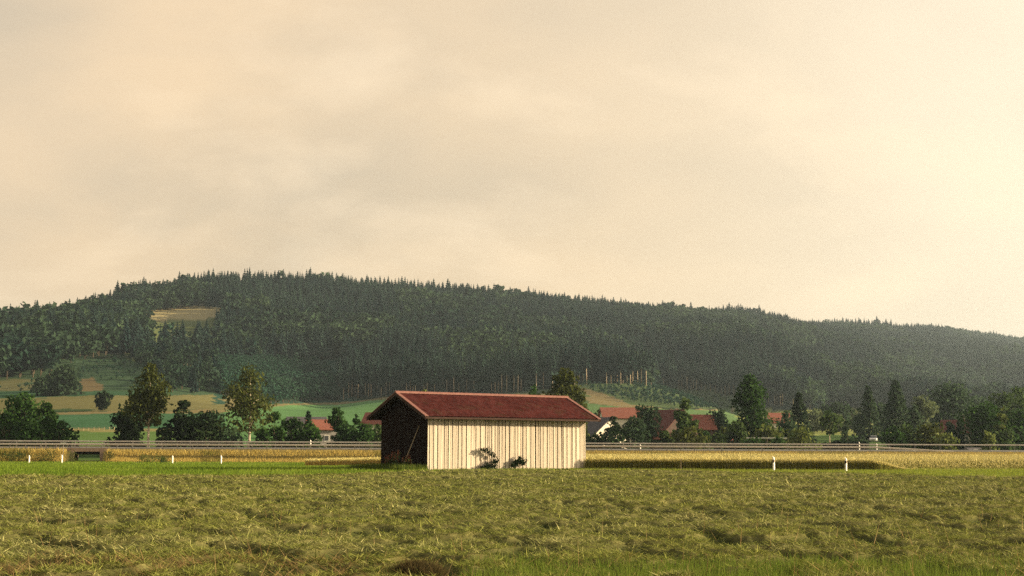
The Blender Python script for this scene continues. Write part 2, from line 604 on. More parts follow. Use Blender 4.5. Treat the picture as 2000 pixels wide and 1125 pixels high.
CLEAR = [(266, 613), (352, 606), (452, 600), (440, 625), (428, 640), (424, 682), (330, 688), (264, 676), (272, 650)]
FIELDS = [   # ground cover seen on the slopes: outline by photograph rows, then its colour, some with shade painted in
    ([(-900, 700), (700, 700), (700, 812), (-900, 812)], (0.050, 0.085, 0.046)),  # meadow green, darkened in the colour for grass in shade
    ([(255, 600), (460, 592), (455, 622), (350, 628), (255, 632)], (0.36, 0.30, 0.15)),
    ([(250, 627), (350, 625), (455, 619), (450, 706), (250, 706)], (0.12, 0.145, 0.058)),
    ([(-900, 742), (62, 742), (66, 762), (-900, 776)], (0.115, 0.112, 0.052)),
    ([(158, 741), (175, 738), (205, 752), (200, 761), (150, 764)], (0.15, 0.115, 0.06)),
    ([(-900, 763), (60, 764), (340, 762), (340, 778), (160, 774), (60, 778), (-900, 790)], (0.045, 0.095, 0.05)),
    ([(-900, 786), (60, 778), (160, 774), (440, 770), (440, 800), (260, 802), (100, 806), (-900, 820)], (0.150, 0.140, 0.060)),
    ([(96, 800), (190, 799), (190, 803), (96, 806)], (0.05, 0.08, 0.035)),  # dark strip painted as the shade of a hedge line
    ([(-900, 812), (100, 806), (440, 800), (440, 806), (100, 811), (-900, 824)], (0.19, 0.155, 0.075)),
    ([(-900, 822), (100, 811), (250, 807), (440, 806), (440, 838), (-900, 842)], (0.054, 0.122, 0.060)),
    ([(-900, 840), (440, 837), (440, 842), (-900, 846)], (0.22, 0.20, 0.08)),
    ([(-900, 846), (440, 842), (440, 870), (-900, 870)], (0.10, 0.165, 0.05)),
    ([(420, 700), (700, 700), (700, 790), (420, 790)], (0.030, 0.068, 0.048)),
    ([(440, 770), (500, 790), (660, 786), (760, 775), (1140, 768), (1140, 788), (760, 784), (660, 794), (530, 796), (440, 800)], (0.17, 0.145, 0.07)),
    ([(440, 800), (530, 793), (660, 790), (760, 779), (1140, 770), (1140, 870), (440, 870)], (0.100, 0.200, 0.076)),
    ([(1130, 745), (1460, 760), (1460, 800), (1300, 796), (1130, 790)], (0.080, 0.115, 0.050)),
    ([(1140, 756), (1160, 760), (1230, 790), (1300, 798), (1440, 801), (1440, 806), (1230, 798), (1150, 786)], (0.20, 0.16, 0.08)),
    ([(1130, 786), (1230, 796), (1440, 803), (1440, 830), (1130, 830)], (0.110, 0.180, 0.070)),
    ([(1440, 800), (2600, 806), (2600, 850), (1440, 850)], (0.24, 0.26, 0.085)),
]


def hay_relief(x, y):
    u = x / np.maximum(y, 1)
    m = ss((hay_edge(u) - y) / 1.5) * ss((y - 2) / 6)
    wx = x + 0.5 * (vnoise(x / 0.9, y / 0.9) - 0.5)
    a = fbm(wx / 0.62 + 3, y / 0.75, 3)
    b = fbm(wx / 0.24, y / 0.26 + 5, 2)
    big = fbm(x / 4.0 + 31, y / 3.2 + 11, 2)
    lump = ss((a - 0.41) / 0.22) * (0.078 + 0.135 * np.clip(big - 0.3, 0, 1)) + np.clip(b - 0.40, 0, 1) * 0.15
    return lump * m


def ground_color(x, y, z):
    px, py = project(x, y, z)
    u = x / np.maximum(y, 1)
    c = np.empty(x.shape + (3,))
    c[:] = (0.075, 0.120, 0.040)                       # valley grass
    c[(y > 560) | (z > 22)] = (0.030, 0.042, 0.026)    # forest floor
    far = y > 250
    px = px + (fbm(x / 9, y / 14, 3) - 0.5) * 34
    py = py + (fbm(x / 11 + 40, y / 16, 3) - 0.5) * 5
    for poly, colr in FIELDS:
        c[inpoly(px, py, poly) & far] = colr
    grass = (y < 215) & (y >= hay_edge(u) - 1.0)
    lx = ss((x + 5) / 15)[..., None]
    c[grass] = (np.array((0.095, 0.155, 0.026)) * (1 - lx) + np.array((0.15, 0.165, 0.032)) * lx)[grass]
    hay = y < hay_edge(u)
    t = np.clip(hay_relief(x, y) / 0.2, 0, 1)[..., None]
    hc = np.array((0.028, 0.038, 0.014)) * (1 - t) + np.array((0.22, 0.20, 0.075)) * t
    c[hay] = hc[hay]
    return c


def fan(ds, us, off=55.0):
    D, U = np.meshgrid(ds, us, indexing='ij')
    return U * (D + off), D


def grid_faces(a, b):
    i = np.arange(a * b).reshape(a, b)
    return np.stack([i[:-1, :-1], i[:-1, 1:], i[1:, 1:], i[1:, :-1]], -1).reshape(-1, 4)


# close ground and far ground are one sheet: rows get wider apart with distance
rows = np.concatenate([np.arange(-40, 12, 3.0), np.arange(12, 42, 0.11), np.arange(42, 100, 0.22), np.arange(100, 260, 2.5), np.arange(260, 900, 5.0),
                       np.arange(900, 3100, 13.0), np.arange(3100, 3900, 40)])
us = np.concatenate([np.linspace(-0.95, -0.31, 60)[:-1], np.linspace(-0.31, 0.31, 560), np.linspace(0.31, 0.95, 60)[1:]])
GX, GY = fan(rows, us)
GZ = zg(GX, GY) + hay_relief(GX, GY)
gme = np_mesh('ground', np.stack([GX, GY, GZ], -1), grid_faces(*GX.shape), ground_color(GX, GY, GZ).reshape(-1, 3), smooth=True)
tag(link('ground', gme, M['ground']), kind='structure')

# ------------------------------------------------------------------ road embankment with the underpass
SK = 0.26


def P(s, o, z):
    return (s - SK * o, road_y(s) + o, z)


UX0 = -60.55
UX1 = -57.15        # underpass opening between these stations


def strip(name, sections, stations, colfn):
    V = []
    for s in stations:
        for o, zf in sections(s):
            V.append(P(s, o, zf))
    k = len(sections(stations[0]))
    n = len(stations)
    me = np_mesh(name, V, grid_faces(n, k), colfn(np.array(V)), smooth=False)
    return me


def zs_at(s, o):
    x, y, _ = P(s, o, 0)
    return float(zg(x, y))


def bank_sections(s):
    return [(-11.0, zs_at(s, -11) - 0.1), (-8.4, zs_at(s, -8.4) * 0.7 + 0.20), (-5.6, 0.86), (-4.9, 1.0), (4.9, 1.22), (5.6, 1.05), (10.5, zs_at(s, 10.5) - 0.1)]


def bank_color(V):
    c = np.empty((len(V), 3))
    c[:] = (0.17, 0.135, 0.045)
    t = fbm(V[:, 0] / 4, V[:, 1] / 2, 3)[:, None]
    return c * (0.7 + 0.5 * t)


def rev(me):
    me.flip_normals()
    return me


for s0, s1 in ((-170.0, UX0 - 0.45), (UX1 + 0.45, 230.0)):
    st = np.linspace(s0, s1, 90)
    me = strip('road_embankment', bank_sections, st, bank_color)
    tag(link('road_embankment', me, M['ground']), kind='structure')
mb = MB()
for a in np.arange(-168, 226, 6.0):
    mb.poly([P(a, -4.3, 1.045), P(a + 6, -4.3, 1.045), P(a + 6, 4.3, 1.235), P(a, 4.3, 1.235)])
tag(mb.build('road', M['asphalt']), kind='structure')
mb = MB()
for o, zz in ((-3.7, 1.063), (3.7, 1.228)):
    for a in np.arange(-168, 226, 6.0):
        mb.poly([P(a, o - 0.1, zz), P(a + 6, o - 0.1, zz), P(a + 6, o + 0.1, zz + 0.004), P(a, o + 0.1, zz + 0.004)])
for a in np.arange(-168, 226, 12.0):
    mb.poly([P(a, -0.07, 1.147), P(a + 6, -0.07, 1.147), P(a + 6, 0.07, 1.152), P(a, 0.07, 1.152)])
tag(mb.build('road_marking', M['white']), kind='structure')

ub = empty('underpass_bridge', P((UX0 + UX1) / 2, 0, -0.8))
tag(ub, 'low concrete underpass beneath the road at the left with a dark opening', 'bridge')


def skew_block(s0, s1, o0, o1, z0, z1, z0f=None, z1f=None):
    z0f = z0 if z0f is None else z0f
    z1f = z1 if z1f is None else z1f
    m = MB()
    c = Vector(ub.location)
    m.hexa([Vector(P(*a)) - c for a in ((s0, o0, z0), (s1, o0, z0), (s1, o1, z0f), (s0, o1, z0f), (s0, o0, z1), (s1, o0, z1), (s1, o1, z1f), (s0, o1, z1f))])
    return m


skew_block(UX0 - 0.55, UX0, -6.4, 6.4, -1.0, 0.62).build('abutment', M['concrete'], ub)
skew_block(UX1, UX1 + 0.55, -6.4, 6.4, -1.0, 0.62).build('abutment', M['concrete'], ub)
skew_block(UX0 - 0.02, UX1 + 0.02, -5.6, 5.6, 0.625, 0.93, 0.16, 1.12).build('deck', M['concrete'], ub)  # underside sloped down to imitate the shaded upper part of the opening
skew_block(UX0 - 0.9, UX1 + 0.9, -5.9, -5.62, 0.62, 1.10).build('parapet', M['concrete'], ub)
skew_block(UX0 - 0.9, UX1 + 0.9, 5.62, 5.9, 0.62, 1.28).build('parapet', M['concrete'], ub)

# farm track through the underpass and along the left field
mb = MB()
tr = [(-88, 176), (-78, 177), (-70, 179), (-62, 183), (-56, 184), (-46, 181), (-36, 176)]
for (xa, ya), (xb, yb) in zip(tr[:-1], tr[1:]):
    for k in range(4):
        f0, f1 = k / 4, (k + 1) / 4
        a, b = (xa + (xb - xa) * f0, ya + (yb - ya) * f0), (xa + (xb - xa) * f1, ya + (yb - ya) * f1)
        mb.poly([(p[0], p[1] + o, float(zg(p[0], p[1] + o)) + 0.03) for p, o in ((a, -1.3), (b, -1.3), (b, 1.3), (a, 1.3))])
for k in range(14):
    o0, o1 = -20 + k * 2, -18 + k * 2
    q = [P(UX0 + 0.4, o0, 0), P(UX1 - 0.4, o0, 0), P(UX1 - 0.4, o1, 0), P(UX0 + 0.4, o1, 0)]
    mb.poly([(p[0], p[1], float(zg(p[0], p[1])) + 0.035) for p in q])
tag(mb.build('farm_track', M['track']), kind='structure')


# ------------------------------------------------------------------ guardrails
def guardrail(label, o, zb, s0, s1, step, end_turn, low=0.47):
    g = empty('guardrail', P(s0, o, zb))
    tag(g, label, 'guardrail')
    c = Vector(g.location)
    prof = [(dy, low + (0.75 - low) * f) for dy, f in ((0.0, 0), (-0.035, 0.15), (-0.035, 0.35), (0.0, 0.5), (-0.035, 0.65), (-0.035, 0.85), (0.0, 1))]
    m = MB()
    st = list(np.arange(s0, s1, 4.0)) + [s1]
    V = []
    for s in st:
        drop = 0.62 * max(0.0, (s - (s1 - 11)) / 11) ** 1.0 if end_turn else 0
        for dy, dz in prof:
            V.append(Vector(P(s, o + dy - 0.07, zb + dz - drop)) - c)
        for dy, dz in reversed(prof):
            V.append(Vector(P(s, o + dy - 0.05, zb + dz - drop)) - c)
    k = 2 * len(prof)
    m.v = [tuple(v) for v in V]
    for i in range(len(st) - 1):
        for j in range(k):
            m.f.append((i * k + j, i * k + (j + 1) % k, (i + 1) * k + (j + 1) % k, (i + 1) * k + j))
    m.f.append(tuple(range(k)))
    m.f.append(tuple(reversed(range((len(st) - 1) * k, len(st) * k))))
    m.build('beam', M['steel'], g)
    pm = MB()
    pm.box(-0.05, 0.05, -0.03, 0.03, -0.25, 0.72)
    pm.box(-0.06, 0.06, -0.05, 0.03, 0.73, 0.76)
    pme = pm.mesh('post')
    pme.materials.append(M['postm'])
    for s in np.arange(s0 + 1, s1 - (12 if end_turn else 0), step):
        p = link('post', pme, None, g)
        p.location = Vector(P(s, o, zb)) - c


END = at(1812, 876, 210)[0]
guardrail('long steel guardrail on the near edge of the road, left and right of the shed', -4.62, 0.97, -100, END + 1, 2.0, True, 0.50)
guardrail('long steel guardrail on the far edge of the road in front of the bushes', 4.62, 1.36, -110, 128, 4.0, False, 0.56)

# ------------------------------------------------------------------ the hay shed
barn = empty('hay_shed', (BX, BY, 0), BTH)
tag(barn, 'wooden hay shed with pale vertical boards and a dark red tiled roof', 'shed')
HE, RISE, OG, OE = 3.55, 1.66, 0.70, 0.86
TP = RISE / (BW / 2 + OE)                 # roof slope
HW = HE + OE * TP - 0.10                  # wall top under the roof


def board_mesh(w_, d_, h_, hl=None):
    hl = h_ if hl is None else hl
    m = MB()
    e = 0.006
    m.hexa([(-w_ / 2, -d_, 0), (w_ / 2, -d_, 0), (w_ / 2, 0, 0), (-w_ / 2, 0, 0),
            (-w_ / 2 + e, -d_ + e, h_), (w_ / 2 - e, -d_ + e, hl), (w_ / 2 - e, 0, hl), (-w_ / 2 + e, 0, h_)])
    return m


r = random.Random(11)
x = 0.0
odd = False
while x < BL - 0.05:                       # front boards
    odd = not odd
    if r.random() < 0.18:
        odd = not odd
    wd = min(r.uniform(0.12, 0.20) if odd else r.uniform(0.17, 0.27), BL - x)
    if BL - x - wd < 0.1:
        wd = BL - x
    gap = r.choice((0.012, 0.018, 0.024, 0.03, 0.045, 0.07))
    dep = (0.022 if odd else 0.055) + r.random() * 0.02
    z0 = 0.02 + r.random() * 0.06
    o = board_mesh(max(wd - gap, 0.05), dep, HW - z0 - r.random() * 0.03).build('board', M['board'], barn)
    o.location = (x + wd / 2, -0.02, z0)
    o.rotation_euler = (0, math.radians(r.gauss(0, 0.22)), 0)
    x += wd
x = 0.0
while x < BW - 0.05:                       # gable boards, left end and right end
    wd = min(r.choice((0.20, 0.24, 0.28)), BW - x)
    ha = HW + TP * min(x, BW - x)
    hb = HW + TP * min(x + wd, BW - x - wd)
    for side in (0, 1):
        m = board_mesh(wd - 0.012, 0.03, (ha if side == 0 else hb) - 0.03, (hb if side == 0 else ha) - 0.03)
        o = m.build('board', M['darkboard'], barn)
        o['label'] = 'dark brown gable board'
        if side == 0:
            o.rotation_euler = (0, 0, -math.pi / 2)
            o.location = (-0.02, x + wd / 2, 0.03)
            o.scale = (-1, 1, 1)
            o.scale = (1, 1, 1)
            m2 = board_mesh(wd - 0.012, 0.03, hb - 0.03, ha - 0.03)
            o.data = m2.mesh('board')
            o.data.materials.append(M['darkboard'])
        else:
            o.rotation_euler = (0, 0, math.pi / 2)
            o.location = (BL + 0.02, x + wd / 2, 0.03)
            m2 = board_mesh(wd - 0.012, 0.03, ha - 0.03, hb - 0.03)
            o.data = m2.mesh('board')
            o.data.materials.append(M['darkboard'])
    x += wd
# rear wall, and dark sheets imitating the unlit inside behind gaps, as lining
m = MB()
m.box(0, BL, 0.0, 0.05, 0, HW - 0.05)
m.box(0, BL, BW - 0.05, BW, 0, HW - 0.05)
for xx in (0.0, BL - 0.05):
    b = len(m.v)
    pr = [(0.051, 0), (BW - 0.051, 0), (BW - 0.051, HW - 0.07), (BW / 2, HW + TP * BW / 2 - 0.12), (0.051, HW - 0.07)]
    m.v += [(xx, p, q) for p, q in pr] + [(xx + 0.05, p, q) for p, q in pr]
    m.f += [tuple(b + i for i in reversed(range(5))), tuple(b + 5 + i for i in range(5))]
    m.f += [(b + i, b + (i + 1) % 5, b + 5 + (i + 1) % 5, b + 5 + i) for i in range(5)]
m.build('wall_backing', M['backing'], barn)
for xx in np.arange(-0.55, BL + 0.6, 0.92):
    for sgn in (1, -1):
        m = MB()
        yy = lambda q: q if sgn > 0 else BW - q
        pts = [(xx, yy(-OE + 0.06), HE - 0.16 + 0.06 * TP), (xx + 0.1, yy(-OE + 0.06), HE - 0.16 + 0.06 * TP), (xx + 0.1, yy(0.6), HE - 0.16 + TP * (0.6 + OE)), (xx, yy(0.6), HE - 0.16 + TP * (0.6 + OE))]
        if sgn < 0:
            pts = [pts[1], pts[0], pts[3], pts[2]]
        m.hexa(pts + [(a, b, c + 0.11) for a, b, c in pts])
        m.build('rafter_end', M['fascia'], barn)


def roof_slope(sgn, name):
    """tile courses with rolled pans; local x along the ridge"""
    half = BW / 2 + OE
    nc, nt = 13, 60
    L0, L1 = -OG, BL + OG
    V, idx = [], []
    xs = np.linspace(L0, L1, nt * 4 + 1)
    rowsv = []
    for c_ in range(nc):
        f0, f1 = c_ / nc, (c_ + 1) / nc
        for f, lift in ((f0, 0.055), (f1, 0.02)):
            yy = -OE + f * half
            zz = HE + f * RISE + lift
            wv = 0.028 * np.abs(np.sin(np.pi * (xs - L0) / (L1 - L0) * nt)) + 0.008 * _perm[(np.arange(len(xs)) // 4) % 256, (c_ * 7) % 256]
            if sgn < 0:
                yy = BW - yy
            rowsv.append(np.stack([xs, np.full_like(xs, yy), zz + wv], -1))
    V = np.concatenate(rowsv)
    fc = grid_faces(len(rowsv), len(xs))
    if sgn < 0:
        fc = fc[:, ::-1]
    ti = (np.arange(len(xs)) // 4)[None, :]
    ci = (np.arange(len(rowsv)) // 2)[:, None]
    rnd = np.random.default_rng(4).random((nc, nt + 2))[ci, ti]
    bl_ = fbm(xs[None, :] / 1.7 + 3, ci * 0.45 + ti * 0, 3)
    tone = (0.68 + 0.50 * rnd) * (0.82 + 0.36 * bl_)
    cols = np.array((0.056, 0.0175, 0.0165)) * tone[..., None]
    moss = np.clip((fbm(xs[None, :] / 0.8 + 40, ci * 0.7 + 5 + ti * 0, 3) - 0.62) * 3, 0, 0.3)[..., None]
    cols = cols * (1 - moss) + np.array((0.040, 0.030, 0.018)) * moss
    V[:, 2] += 0.02 * (vnoise(V[:, 0] / 1.9, V[:, 1] / 2.3) - 0.5)
    me = np_mesh(name, V, fc, cols.reshape(-1, 3))
    return me


for sgn in (1, -1):
    o = link('roof_tiles', roof_slope(sgn, 'roof_tiles'), M['tile'], barn)
    o['kind'] = 'stuff'
    m = MB()                                # boarding under the tiles
    half = BW / 2 + OE
    yy = lambda q: q if sgn > 0 else BW - q
    p4 = [(-OG + 0.03, yy(-OE + 0.03), HE - 0.03), (BL + OG - 0.03, yy(-OE + 0.03), HE - 0.03), (BL + OG - 0.03, yy(BW / 2), HE + RISE - 0.04), (-OG + 0.03, yy(BW / 2), HE + RISE - 0.04)]
    if sgn < 0:
        p4 = [p4[1], p4[0], p4[3], p4[2]]
    m.hexa(p4 + [(a, b, c + 0.035) for a, b, c in p4])
    m.build('roof_boarding', M['fascia'], barn)
    m = MB()                                # fascia along the eave
    y0, y1 = sorted((yy(-OE - 0.012), yy(-OE + 0.02)))
    m.box(-OG + 0.04, BL + OG - 0.04, y0, y1, HE - 0.10, HE + 0.03)
    m.build('eave_board', M['fascia'], barn)
    for xa, xc in ((-OG - 0.04, -OG - 0.05), (BL + OG + 0.01, BL + OG - 0.22)):
        m = MB()                             # dark barge board under the gable edge
        q = [(xa, yy(-OE - 0.03), HE - 0.14), (xa + 0.03, yy(-OE - 0.03), HE - 0.14), (xa + 0.03, yy(BW / 2 - 0.002), HE + RISE - 0.14), (xa, yy(BW / 2 - 0.002), HE + RISE - 0.14)]
        if sgn < 0:
            q = [q[1], q[0], q[3], q[2]]
        m.hexa(q + [(a, b, c + 0.20) for a, b, c in q])
        m.build('barge_board', M['fascia'], barn)
        m = MB()                             # pale cap lying on the roof edge
        q = [(xc, yy(-OE - 0.03), HE + 0.065), (xc + 0.27, yy(-OE - 0.03), HE + 0.065), (xc + 0.27, yy(BW / 2 - 0.002), HE + RISE + 0.065), (xc, yy(BW / 2 - 0.002), HE + RISE + 0.065)]
        if sgn < 0:
            q = [q[1], q[0], q[3], q[2]]
        m.hexa(q + [(a, b, c + 0.045) for a, b, c in q])
        m.build('verge_cap', M['verge'], barn)
m = MB()
n_ = 41
xs = np.linspace(-OG - 0.05, BL + OG + 0.05, n_)
for i in range(n_ - 1):
    zl = HE + RISE + 0.02
    a, b = xs[i], xs[i + 1] - 0.01
    ring = [(-0.16, -0.03), (-0.09, 0.09), (0.0, 0.135), (0.09, 0.09), (0.16, -0.03)]
    k0 = len(m.v)
    for xx, gx in ((a, 0.0), (b, 0.012)):
        m.v += [(xx, BW / 2 + p * (1 + gx), zl + 0.03 + q + gx) for p, q in ring]
    m.f += [(k0 + j, k0 + j + 1, k0 + 5 + j + 1, k0 + 5 + j) for j in range(4)] + [(k0, k0 + 5, k0 + 9, k0 + 4), (k0 + 4, k0 + 3, k0 + 2, k0 + 1, k0), (k0 + 5, k0 + 6, k0 + 7, k0 + 8, k0 + 9)]
m.build('ridge_tiles', M['verge'], barn)


def barn_w(lx, ly, z):
    return (BX + lx * BU[0] + ly * BN[0], BY + lx * BU[1] + ly * BN[1], z)


# leaning pole in front of the dark gable
m = MB()
a = Vector(barn_w(-0.95, 1.75, 0.0))
b = Vector(barn_w(-0.10, 0.85, 3.0))
m.tube([(0, 0, 0), tuple((b - a) * 0.5 + Vector((0.02, 0, 0))), tuple(b - a)], [0.035, 0.032, 0.025], 6)
tag(m.build('leaning_pole', M['wood'], loc=a), 'thin grey wooden pole leaning against the dark gable of the shed', 'pole')


# ------------------------------------------------------------------ plants: leaf clouds
def leaf_quads(c, s, rg, drop=0.0, aspect=0.6):
    """rhombic leaf sprays with random facing"""
    n = len(c)
    nrm = rg.normal(size=(n, 3))
    nrm /= np.linalg.norm(nrm, axis=1, keepdims=True)
    t = rg.normal(size=(n, 3))
    t[:, 2] -= drop
    a = np.cross(nrm, t)
    a /= np.linalg.norm(a, axis=1, keepdims=True)
    b = np.cross(a, nrm)
    s = np.asarray(s).reshape(-1, 1)
    V = np.stack([c - b * s, c + a * s * aspect, c + b * s, c - a * s * aspect], 1).reshape(-1, 3)
    Fq = np.arange(4 * n).reshape(n, 4)
    return V, Fq


PROFILE = {
    'round': lambda t: np.sqrt(np.clip(1 - (2 * t - 1) ** 2, 0, 1)) * (0.85 + 0.15 * (t > 0.3)),
    'dome': lambda t: np.sqrt(np.clip(1 - t ** 2.2, 0, 1)) * np.clip(0.82 + t * 0.9, 0, 1),
    'bush': lambda t: np.sqrt(np.clip(1 - t ** 2, 0, 1)) * np.clip(0.9 + t, 0, 1),
    'cone': lambda t: np.clip(1 - t, 0, 1) ** 0.8 * np.clip(0.75 + 2 * t, 0, 1),
    'spire': lambda t: np.clip(1 - t ** 1.6, 0, 1) ** 0.9 * np.clip(0.6 + 1.4 * t, 0, 1),
    'birch': lambda t: np.interp(t, [0, 0.12, 0.3, 0.5, 0.72, 0.9, 1.0], [0.35, 0.85, 1.0, 0.9, 0.62, 0.34, 0.10]),
}


def crown_points(kind, W, H, n, rg, lobes=26, fill=0.25):
    pr = PROFILE[kind]
    tl = rg.random(lobes) ** (0.85 if kind in ('bush', 'cone', 'spire') else 1.0)
    ang = rg.random(lobes) * 6.283
    rad = np.sqrt(rg.random(lobes)) * 0.74
    rr = pr(tl) * W / 2
    lc = np.stack([np.cos(ang) * rad * rr, np.sin(ang) * rad * rr, tl * H * 0.93 + 0.02 * H], 1)
    lr = (0.15 + 0.17 * rg.random(lobes)) * W * (0.45 + 0.75 * pr(tl))
    if kind in ('cone', 'spire'):
        lr *= 0.75
    wgt = lr ** 2 / (lr ** 2).sum()
    k = rg.choice(lobes, n, p=wgt)
    dv = rg.normal(size=(n, 3))
    dv /= np.linalg.norm(dv, axis=1, keepdims=True)
    rads = 1 - np.abs(rg.normal(size=n)) * 0.22
    inner = rg.random(n) < fill
    rads[inner] = rg.random(inner.sum())
    p = lc[k] + dv * (rads * lr[k])[:, None] * np.array([1, 1, 0.85])
    stray = rg.random(n) < 0.08
    p[stray] += rg.normal(size=(stray.sum(), 3)) * W * 0.035
    p[:, 2] = np.abs(p[:, 2]) + 0.02
    return p, k


TREE_COL = {
    'dark': ((0.020, 0.048, 0.014), (0.050, 0.100, 0.026)),
    'black': ((0.014, 0.026, 0.014), (0.032, 0.052, 0.022)),
    'mid': ((0.040, 0.072, 0.026), (0.080, 0.115, 0.036)),
    'olive': ((0.050, 0.064, 0.018), (0.100, 0.114, 0.032)),
    'bright': ((0.080, 0.110, 0.030), (0.160, 0.185, 0.050)),
    'teal': ((0.034, 0.062, 0.036), (0.064, 0.098, 0.048)),
    'pale': ((0.080, 0.105, 0.050), (0.120, 0.140, 0.066)),
    'spruce': ((0.020, 0.040, 0.026), (0.046, 0.070, 0.036)),
}


def plant(kind, px, wpx, top, d, label, colr='dark', name=None, cat='tree', base=None, trunk=None, seed=None, group=None, density=1.0, trunkmat='bark'):
    """a tree or shrub; wpx and top are its width and top row in the photograph, d its distance"""
    rg = np.random.default_rng(seed if seed is not None else int(px * 13 + top * 7 + d))
    if base is not None:
        x, d, z = hit(px, base)
    else:
        x = ray(px, 850)[0] * d
        z = float(zg(x, d))
    ztop = at(px, top, d)[2]
    H = max(ztop - z, 1.0)
    W = wpx / F * d * {'bush': 1.08, 'cone': 1.1}.get(kind, 1.0)
    low = {'bush': 0.0, 'cone': 0.03, 'spire': 0.04, 'round': 0.16, 'dome': 0.10, 'birch': 0.20}[kind]
    if trunk is not None:
        low = trunk
    ch = H * (1 - low)
    ls = max(4.6 / F * d, 0.14) * (0.9 if kind == 'birch' else 1.0)
    area = W * ch
    n = int(np.clip(area / (ls * ls) * 5.5 * density, 400, 6500))
    if kind in ('cone',):
        p, k = spruce_points(W, ch, n, rg)
    else:
        p, k = crown_points(kind, W, ch, n, rg, lobes=int(np.clip(14 + area * 0.35, 16, 60)))
    p[:, 2] *= ch / np.percentile(p[:, 2], 99.3)
    p[:, :2] *= W / 2 / np.percentile(np.abs(p[:, 0]), 97.5)
    p[:, 2] += H * low
    V, Fq = leaf_quads(p, ls * (0.55 + 0.7 * rg.random(n)), rg, drop=1.6 if kind == 'birch' else 0.0)
    c1, c2 = (np.array(c) for c in TREE_COL[colr])
    lobe_t = rg.random(k.max() + 1)[k] * 0.6 + rg.random(n) * 0.4
    cols = np.repeat(c1 + (c2 - c1) * lobe_t[:, None], 4, axis=0)
    name = name or ('shrub' if kind == 'bush' else 'tree')
    root = empty(name, (x, d, z), 0)
    tag(root, label, cat, group)
    link('foliage' if kind == 'bush' else 'crown', np_mesh('crown', V, Fq, cols), M['leaf'], root)
    m = MB()
    r0 = H * (0.020 if kind != 'birch' else 0.017)
    if kind == 'bush':
        for q in range(5):
            a = rg.random() * 6.283
            e = W * 0.28 * rg.random() + 0.1
            m.tube([(0.1 * math.cos(a), 0.1 * math.sin(a), -0.15), (e * 0.6 * math.cos(a), e * 0.6 * math.sin(a), H * 0.35), (e * math.cos(a), e * math.sin(a), H * 0.7)], [r0, r0 * 0.7, r0 * 0.3], 5)
        m.build('stem', M['bark'], root)
    else:
        bend = rg.normal(size=2) * H * 0.012
        pts = [(bend[0] * math.sin(t * 3), bend[1] * math.sin(t * 2.2), -0.3 + t * H * 0.93) for t in np.linspace(0, 1, 8)]
        m.tube(pts, [r0 * (1.35 if i == 0 else 1) * (1 - i / 8.5) for i in range(8)], 7)
        if kind != 'cone':
            for q in range(9):
                t = low * 0.9 + (0.8 - low) * (q + rg.random()) / 9
                a = rg.random() * 6.283
                ln = PROFILE[kind](min(max((t - low) / (1 - low), 0), 1)) * W * 0.40
                b0 = Vector(np.interp(t * 0.93, [0, 0.93], [0, 0]).tolist() if False else (bend[0] * math.sin(t * 3), bend[1] * math.sin(t * 2.2), -0.3 + t * H * 0.93))
                b1 = b0 + Vector((math.cos(a) * ln * 0.5, math.sin(a) * ln * 0.5, ln * 0.42))
                b2 = b0 + Vector((math.cos(a) * ln, math.sin(a) * ln, ln * (0.85 if kind != 'birch' else 0.6)))
                rr = r0 * (1 - t) * 0.6 + 0.015
                m.tube([b0, b1, b2], [rr, rr * 0.65, rr * 0.3], 5)
        m.build('trunk', M[trunkmat], root)
    return root


def spruce_points(W, H, n, rg):
    """needles along drooping whorls"""
    nw = int(np.clip(H * 1.1, 12, 30))
    t = rg.random(n) ** 1.25
    wl = np.floor(t * nw)
    tw = (wl + rg.random(n) * 0.5) / nw
    ang = (np.floor(rg.random(n) * 8) + wl * 0.37 + rg.normal(size=n) * 0.13) * 6.283 / 8
    R = W / 2 * np.clip(1 - tw, 0.03, 1) ** 0.85 * (0.78 + 0.3 * vnoise(wl * 3.1, ang * 1.7))
    f = rg.random(n) ** 0.6
    p = np.stack([np.cos(ang) * R * f, np.sin(ang) * R * f, tw * H - f * R * 0.28 + 0.04 * H], 1)
    p += rg.normal(size=p.shape) * W * 0.02
    p[:, 2] = np.maximum(p[:, 2], 0.02)
    return p, (wl.astype(int) * 8) % 97


